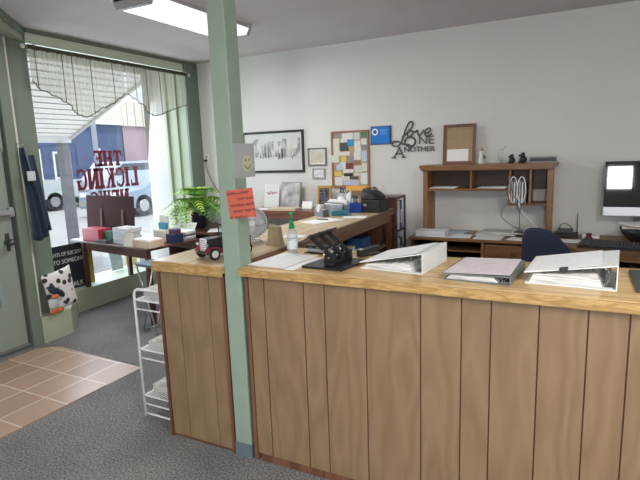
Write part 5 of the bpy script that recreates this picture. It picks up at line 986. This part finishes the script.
# fern
t = thing('potted_fern', 'bushy green fern in a dark pot on the corner desk by the window', 'plant', (-3.99, 4.62, DZ))
MB().lathe([(0.06, 0), (0.085, 0.02), (0.105, 0.17), (0.11, 0.18), (0.10, 0.18), (0.095, 0.15)], n=28).build('pot', mat('dark_glazed_pot', (0.025, 0.025, 0.035), 0.2), t)
MB().cyl((0, 0, 0.13), (0, 0, 0.165), 0.092).build('soil', mat('soil', (0.03, 0.02, 0.012), 0.95), t)
random.seed(21)
LG = [mat('fern_green_%d' % k, c, 0.45, var=0.3, vscale=12) for k, c in enumerate(((0.06, 0.19, 0.03), (0.17, 0.38, 0.05), (0.42, 0.60, 0.10)))]
def frond(a, L, lift, droop, mi):
    mb = MB(); N = 12; pts = []
    for i in range(N + 1):
        s_ = i / N; r_ = L * s_; z = 0.165 + lift * math.sin(min(1.0, s_ * 1.25) * math.pi * 0.62) - droop * s_ ** 2.6
        pts.append(Vector((r_ * math.cos(a + 0.25 * s_), r_ * math.sin(a + 0.25 * s_), z)))
    mb.tube(pts, [0.003 * (1 - 0.7 * i / N) for i in range(N + 1)], n=5, m=0)
    for i in range(2, N + 1):
        p = pts[i]; tn = (pts[i] - pts[i - 1]).normalized(); sd = tn.cross(Vector((0, 0, 1)))
        if sd.length < 1e-3: continue
        sd.normalize(); ll = 0.066 * math.sin(math.pi * (0.2 + 0.75 * i / N)) + 0.012
        for s in (-1, 1):
            e = p + sd * s * ll + tn * ll * 0.55 - Vector((0, 0, ll * 0.25)); w_ = tn * 0.0125
            mid = (p + e) / 2 + Vector((0, 0, 0.004))
            v = [mb.bm.verts.new(q) for q in (p - w_ * 0.5, mid - w_, e, mid + w_, p + w_ * 0.5)]; f = mb.bm.faces.new(v); f.material_index = 0
    return mb.build('frond', LG[mi], t)
for k in range(58):
    a = 2 * math.pi * k / 58 * 3 + random.uniform(-0.2, 0.2); tier = k % 3
    frond(a, (0.47, 0.40, 0.26)[tier] * random.uniform(0.85, 1.12), (0.13, 0.22, 0.31)[tier], (0.20, 0.14, 0.03)[tier] * random.uniform(0.8, 1.2), random.choice((0, 1, 1, 2)))
# folding stool under the table
t = thing('folding_stool', 'folding stool with blue grey seat and metal legs behind the wire rack', 'stool', (-3.46, 3.32, 0), R(-8)); t.scale = (0.8, 0.8, 1.06)
MB().box((-0.15, -0.13, 0.60), (0.15, 0.13, 0.63), bevel=0.008).build('seat', mat('blue_grey_vinyl', (0.16, 0.22, 0.28), 0.45), t)
for s in (-1, 1):
    MB().tube([(-0.13, s * 0.12, 0.595), (0.14, s * 0.12, 0.012), (0.14, -s * 0.0 + s * 0.02, 0.012)], 0.010).build('leg', MT['steel'], t)
    MB().tube([(0.13, s * 0.10, 0.595), (-0.14, s * 0.10, 0.012), (-0.14, s * 0.02, 0.012)], 0.010).build('leg', MT['steel'], t)
# white wire rack with newspapers
t = thing('wire_rack', 'white wire shelf rack with three tiers beside the side counter', 'rack', (-2.24, 2.36, 0))
X0, X1, Y0, Y1 = -0.125, 0.125, -0.26, 0.26
for y in (Y0, Y1):
    pts = [(X0, y, 0.0), (X0, y, 0.79), (X0 + 0.008, y, 0.815), (X0 + 0.03, y, 0.83), (X1 - 0.03, y, 0.83), (X1 - 0.008, y, 0.815), (X1, y, 0.79), (X1, y, 0.0)]
    MB().tube(pts, 0.0085).build('side_frame', MT['wire'], t)
    part_label(MB().tube([(X0 + 0.008, y, 0.02), (X1 - 0.008, y, 0.02)], 0.0065).build('foot_bar', MT['wire'], t), 'bottom bar')
for z in (0.14, 0.445, 0.76):
    mb = MB()
    for y in (Y0, Y1): mb.tube([(X0, y, z), (X1, y, z)], 0.005)
    for x in (X0, X1): mb.tube([(x, Y0, z), (x, Y1, z)], 0.005)
    mb.tube([(X0, Y0, z - 0.055), (X1, Y0, z - 0.055)], 0.005)
    for k in range(1, 13): x = X0 + (X1 - X0) * k / 13; mb.tube([(x, Y0, z + 0.002), (x, Y1, z + 0.002)], 0.0028, n=6)
    mb.build('wire_shelf', MT['wire'], t)
for z, n, nm in ((0.14, 4, 'bottom'), (0.445, 3, 'middle'), (0.76, 5, 'top')):
    for k in range(n):
        sheet('newspaper', -2.24, 2.37, z + 0.0075 + 0.0105 * k, 0.215, 0.42, (1, -2, 2, -1, 2)[k], MT['news'], 'folded newspaper on the %s tier of the wire rack, %s' % (nm, ('lowest', 'second from below', 'third from below', 'fourth from below', 'topmost')[k] if k < n - 1 else 'topmost'), 'newspaper', 0.010, 'newspapers on the wire rack')

# ================================================================== DISPLAY WINDOW AND DOOR SIDE
# black sign with white lettering
t = thing('window_sign', 'black sign with white lettering about talking to someone, leaning in the shop window', 'sign', (-4.86, 3.55, 0.237)); t.rotation_euler = (0, R(-6), R(0))
SG = Matrix.Translation((0.0065, 0, 0))
MB().box((-0.006, -0.44, 0), (0.006, 0.155, 0.485)).build('panel', mat('black_sign_board', (0.02, 0.024, 0.034), 0.4), t)
for body, z, s_, sp in (('THOUGHTS OF SUICIDE?', 0.39, 0.056, 1.0), ('TALK TO SOMEONE', 0.31, 0.064, 1.0), ('800.273.TALK', 0.045, 0.075, 1.0)):
    text_mesh('lettering', body, s_, MT['white'], t, Matrix.Translation((0.0072, -0.125, z)) @ FACE_X, 0.0008, sx=0.80 if body[0:2] == 'TH' else (0.92 if body[0] == 'T' else 0.95))
t = thing('yellow_sign', 'yellow edged white notice standing just right of the black window sign', 'sign', (-4.90, 3.78, 0.237), 0)
MB().box((-0.006, -0.03, 0), (0.006, 0.03, 0.40)).build('panel', mat('mustard_board', (0.55, 0.42, 0.04), 0.5), t)
# papers and flyers behind the table, at the glass
for k, (y, z, h_, c, cn) in enumerate(((4.32, 0.24, 0.26, (0.60, 0.68, 0.74), 'pale blue'), (4.55, 0.24, 0.22, (0.80, 0.72, 0.35), 'yellow and white'), (4.78, 0.24, 0.26, (0.72, 0.76, 0.78), 'white'))):
    t = thing('window_notice', '%s notice propped against the glass below the table' % cn, 'notice', (-5.10, y, z + 0.003)); t.rotation_euler = (0, R(-8), 0)
    MB().box((-0.002, -0.09, 0), (0.002, 0.09, h_)).build('sheet', ruled('notice_%d' % k, c, tuple(v * 0.5 for v in c), 60, 2, 0.4), t)
# patterned cushion and the shoe beside it
t = thing('patterned_cushion', 'white cushion with black paw marks leaning on the low window base', 'cushion', (-4.258, 2.955, 0.236)); t.rotation_euler = (R(6), R(-3), R(6)); t.scale = (1, 1.08, 1.08)
m = bpy.data.materials.new('spotted_fabric'); m.use_nodes = True; nt = m.node_tree; b = nt.nodes['Principled BSDF']; b.inputs['Roughness'].default_value = 0.9
tc = nt.nodes.new('ShaderNodeTexCoord'); vo = nt.nodes.new('ShaderNodeTexVoronoi'); vo.inputs['Scale'].default_value = 15; r_ = ramp(nt, [(0.30, (0.04, 0.04, 0.05)), (0.36, (0.74, 0.72, 0.70))])
nt.links.new(tc.outputs['Object'], vo.inputs['Vector']); nt.links.new(vo.outputs['Distance'], r_.inputs['Fac']); nt.links.new(r_.outputs['Color'], b.inputs['Base Color'])
def cush(sgn):
    def f(u, v):
        x, z = (u - 0.5) * 2, (v - 0.5) * 2; e = (1 - x ** 4) * (1 - z ** 4)
        return (sgn * 0.038 * max(0, e) ** 0.5, x * 0.155 * (1 - 0.08 * (1 - z * z)), 0.18 + z * 0.18 * (1 - 0.08 * (1 - x * x)))
    return f
mb = MB().grid(cush(1), 16, 16).grid(cush(-1), 16, 16); bmesh.ops.remove_doubles(mb.bm, verts=mb.bm.verts, dist=1e-4); bmesh.ops.recalc_face_normals(mb.bm, faces=mb.bm.faces)
mb.build('cushion_cover', m, t)
t = thing('soft_toy', 'navy and orange soft toy lying in front of the patterned cushion', 'toy', (-4.183, 2.795, 0.2365), R(10)); t.scale = (0.55, 1, 1)
MB().ball((0.0, 0.015, 0.03), 0.034, scale=(0.9, 2.0, 0.85)).ball((0.02, 0.07, 0.03), 0.02, scale=(1, 1.6, 1)).build('toy_body', mat('orange_plush', (0.55, 0.14, 0.05), 0.9, var=0.5, vscale=50, bump=0.4, bscale=80), t)
MB().ball((0.0, 0.03, 0.215), 0.045, scale=(0.8, 1.7, 0.75), rot=(R(-25), 0, 0)).ball((0.0, 0.10, 0.175), 0.035, scale=(0.8, 1.5, 0.75), rot=(R(-50), 0, 0)).ball((0.0, -0.01, 0.26), 0.025, scale=(0.8, 1.9, 0.5)).build('navy_hood', MT['navy'], t)
MB().ball((0.0, 0.0, 0.10), 0.05, scale=(0.8, 1.1, 1.0)).build('pale_band', MT['gpap'], t)
MB().ball((0.015, 0.02, 0.165), 0.028, scale=(0.9, 1.6, 0.7)).build('orange_head', mat('bright_orange_plush', (0.70, 0.20, 0.07), 0.9, var=0.4, vscale=50), t)
# navy garment hanging by the door
t = thing('hanging_jacket', 'folded navy blue jacket hanging beside the door', 'jacket', (-4.165, 2.70, 0.93))
def cloth(u, v):
    # v 0 bottom .. 1 top, u across along y
    w_ = 0.025 + 0.10 * (1 - v) ** 0.7; c = 0.03 * (1 - v) - 0.012; y = (u - 0.5) * w_ * 1.15 + c + 0.03 * (1 - v) - 0.0
    x = 0.015 * math.sin(u * 15 + 2 * v) * (1 - 0.5 * v) + 0.01 * math.sin(5 * v)
    z = v * 0.80 + (0.05 * abs(u - 0.4) if v < 0.02 else 0)
    return (x, y, z)
MB().grid(cloth, 26, 20).build('cloth_body', MT['cloth'], t).modifiers.new('thick', 'SOLIDIFY').thickness = 0.012
def sleeve(u, v):
    return (0.028 + 0.008 * math.sin(u * 9), 0.035 + (u - 0.5) * 0.055 + 0.075 * (1 - v), 0.08 + v * 0.66)
MB().grid(sleeve, 8, 14).build('sleeve', MT['cloth'], t).modifiers.new('thick', 'SOLIDIFY').thickness = 0.014
tag(MB().box((-4.122, 2.665, 1.455), (-4.108, 2.735, 1.535), bevel=0.004).build('hanging_tag', MT['gpap']), 'small pale square tag hanging in front of the navy jacket', 'tag')
t = thing('coat_hook', 'small steel hook holding the navy jacket', 'hook', (-4.199, 2.66, 1.75))
MB().tube([(0.0, 0, 0.02), (0.02, 0.01, 0.01), (0.034, 0.03, -0.005), (0.034, 0.04, 0.015)], 0.004).build('hook_wire', MT['steel'], t)

# curtain rod and two sheer scalloped valances
t = thing('curtain_rod', 'thin brownish curtain rod running along the top of the shop window', 'rod', (-4.25, 0, 2.585))
MB().cyl((0, 2.86, 0), (0, 4.93, 0), 0.014, n=14).build('rod', mat('dull_bronze', (0.20, 0.17, 0.13), 0.4, 0.4), t)
for y in (2.86, 4.93):
    MB().ball((0, y, 0), 0.02).build('end_cap', MT['cream'], t)
for y in (2.97, 4.88): MB().box((-0.058, y - 0.01, -0.01), (0, y + 0.01, 0.03)).build('bracket', MT['steel'], t)
VS = sheer('sheer_valance_fabric', (0.38, 0.37, 0.28), 0.5); VH = sheer('valance_hem', (0.16, 0.15, 0.10), 0.08)
def valance(y0, y1, prof, label):
    t = thing('valance', label, 'valance', (-4.25, y0, 2.57), 0, 'valances on the curtain rod'); L = y1 - y0
    def bot(u):
        return 0.27 + (bot0(u) - 0.27) * 0.78
    def bot0(u):
        for (a, za), (b_, zb) in zip(prof, prof[1:]):
            if a <= u <= b_: return za + (zb - za) * (u - a) / max(1e-6, b_ - a)
        return prof[-1][1]
    fx = lambda u, v: 0.012 + 0.013 * math.sin(u * 62) * (0.4 + 0.6 * (1 - v)) + 0.006 * math.sin(u * 131)
    f = lambda u, v: (fx(u, v), u * L, -bot(u) * (1 - v))
    MB().grid(f, 120, 10).build('fabric', VS, t)
    MB().tube([(fx(u, 0), u * L, -bot(u)) for u in [i / 120 for i in range(121)]], 0.005, n=5).build('hem', VH, t)
    mb = MB()
    for q, (u, _) in enumerate(prof):
        if 0 < q < len(prof) - 1 and q % 2 == 1 or q in (3, 5): mb.tube([(fx(u, v) + 0.004, u * L, -bot(u) * (1 - v)) for v in [i / 8 for i in range(9)]], 0.0035, n=5)
    st = mb.build('fold_seams', VH, t); st['kind'] = 'stuff'
    mb = MB().grid(lambda u, v: (0.018 * math.cos(math.pi * v * 2) + 0.0, u * L, 0.015 + 0.022 * math.sin(math.pi * 2 * v)), 60, 8); mb.build('rod_pocket', VH, t)
valance(2.90, 3.93, [(0.0, 0.27), (0.05, 0.34), (0.22, 0.42), (0.30, 0.47), (0.36, 0.52), (0.40, 0.60), (0.50, 0.63), (0.60, 0.58), (0.63, 0.54), (0.85, 0.42), (0.90, 0.37), (1.0, 0.29)], 'sheer olive scalloped valance on the left half of the shop window')
valance(3.945, 4.86, [(0.0, 0.30), (0.12, 0.36), (0.25, 0.44), (0.30, 0.53), (0.40, 0.56), (0.52, 0.53), (0.60, 0.49), (0.80, 0.42), (1.0, 0.36)], 'sheer olive scalloped valance on the right half of the shop window')
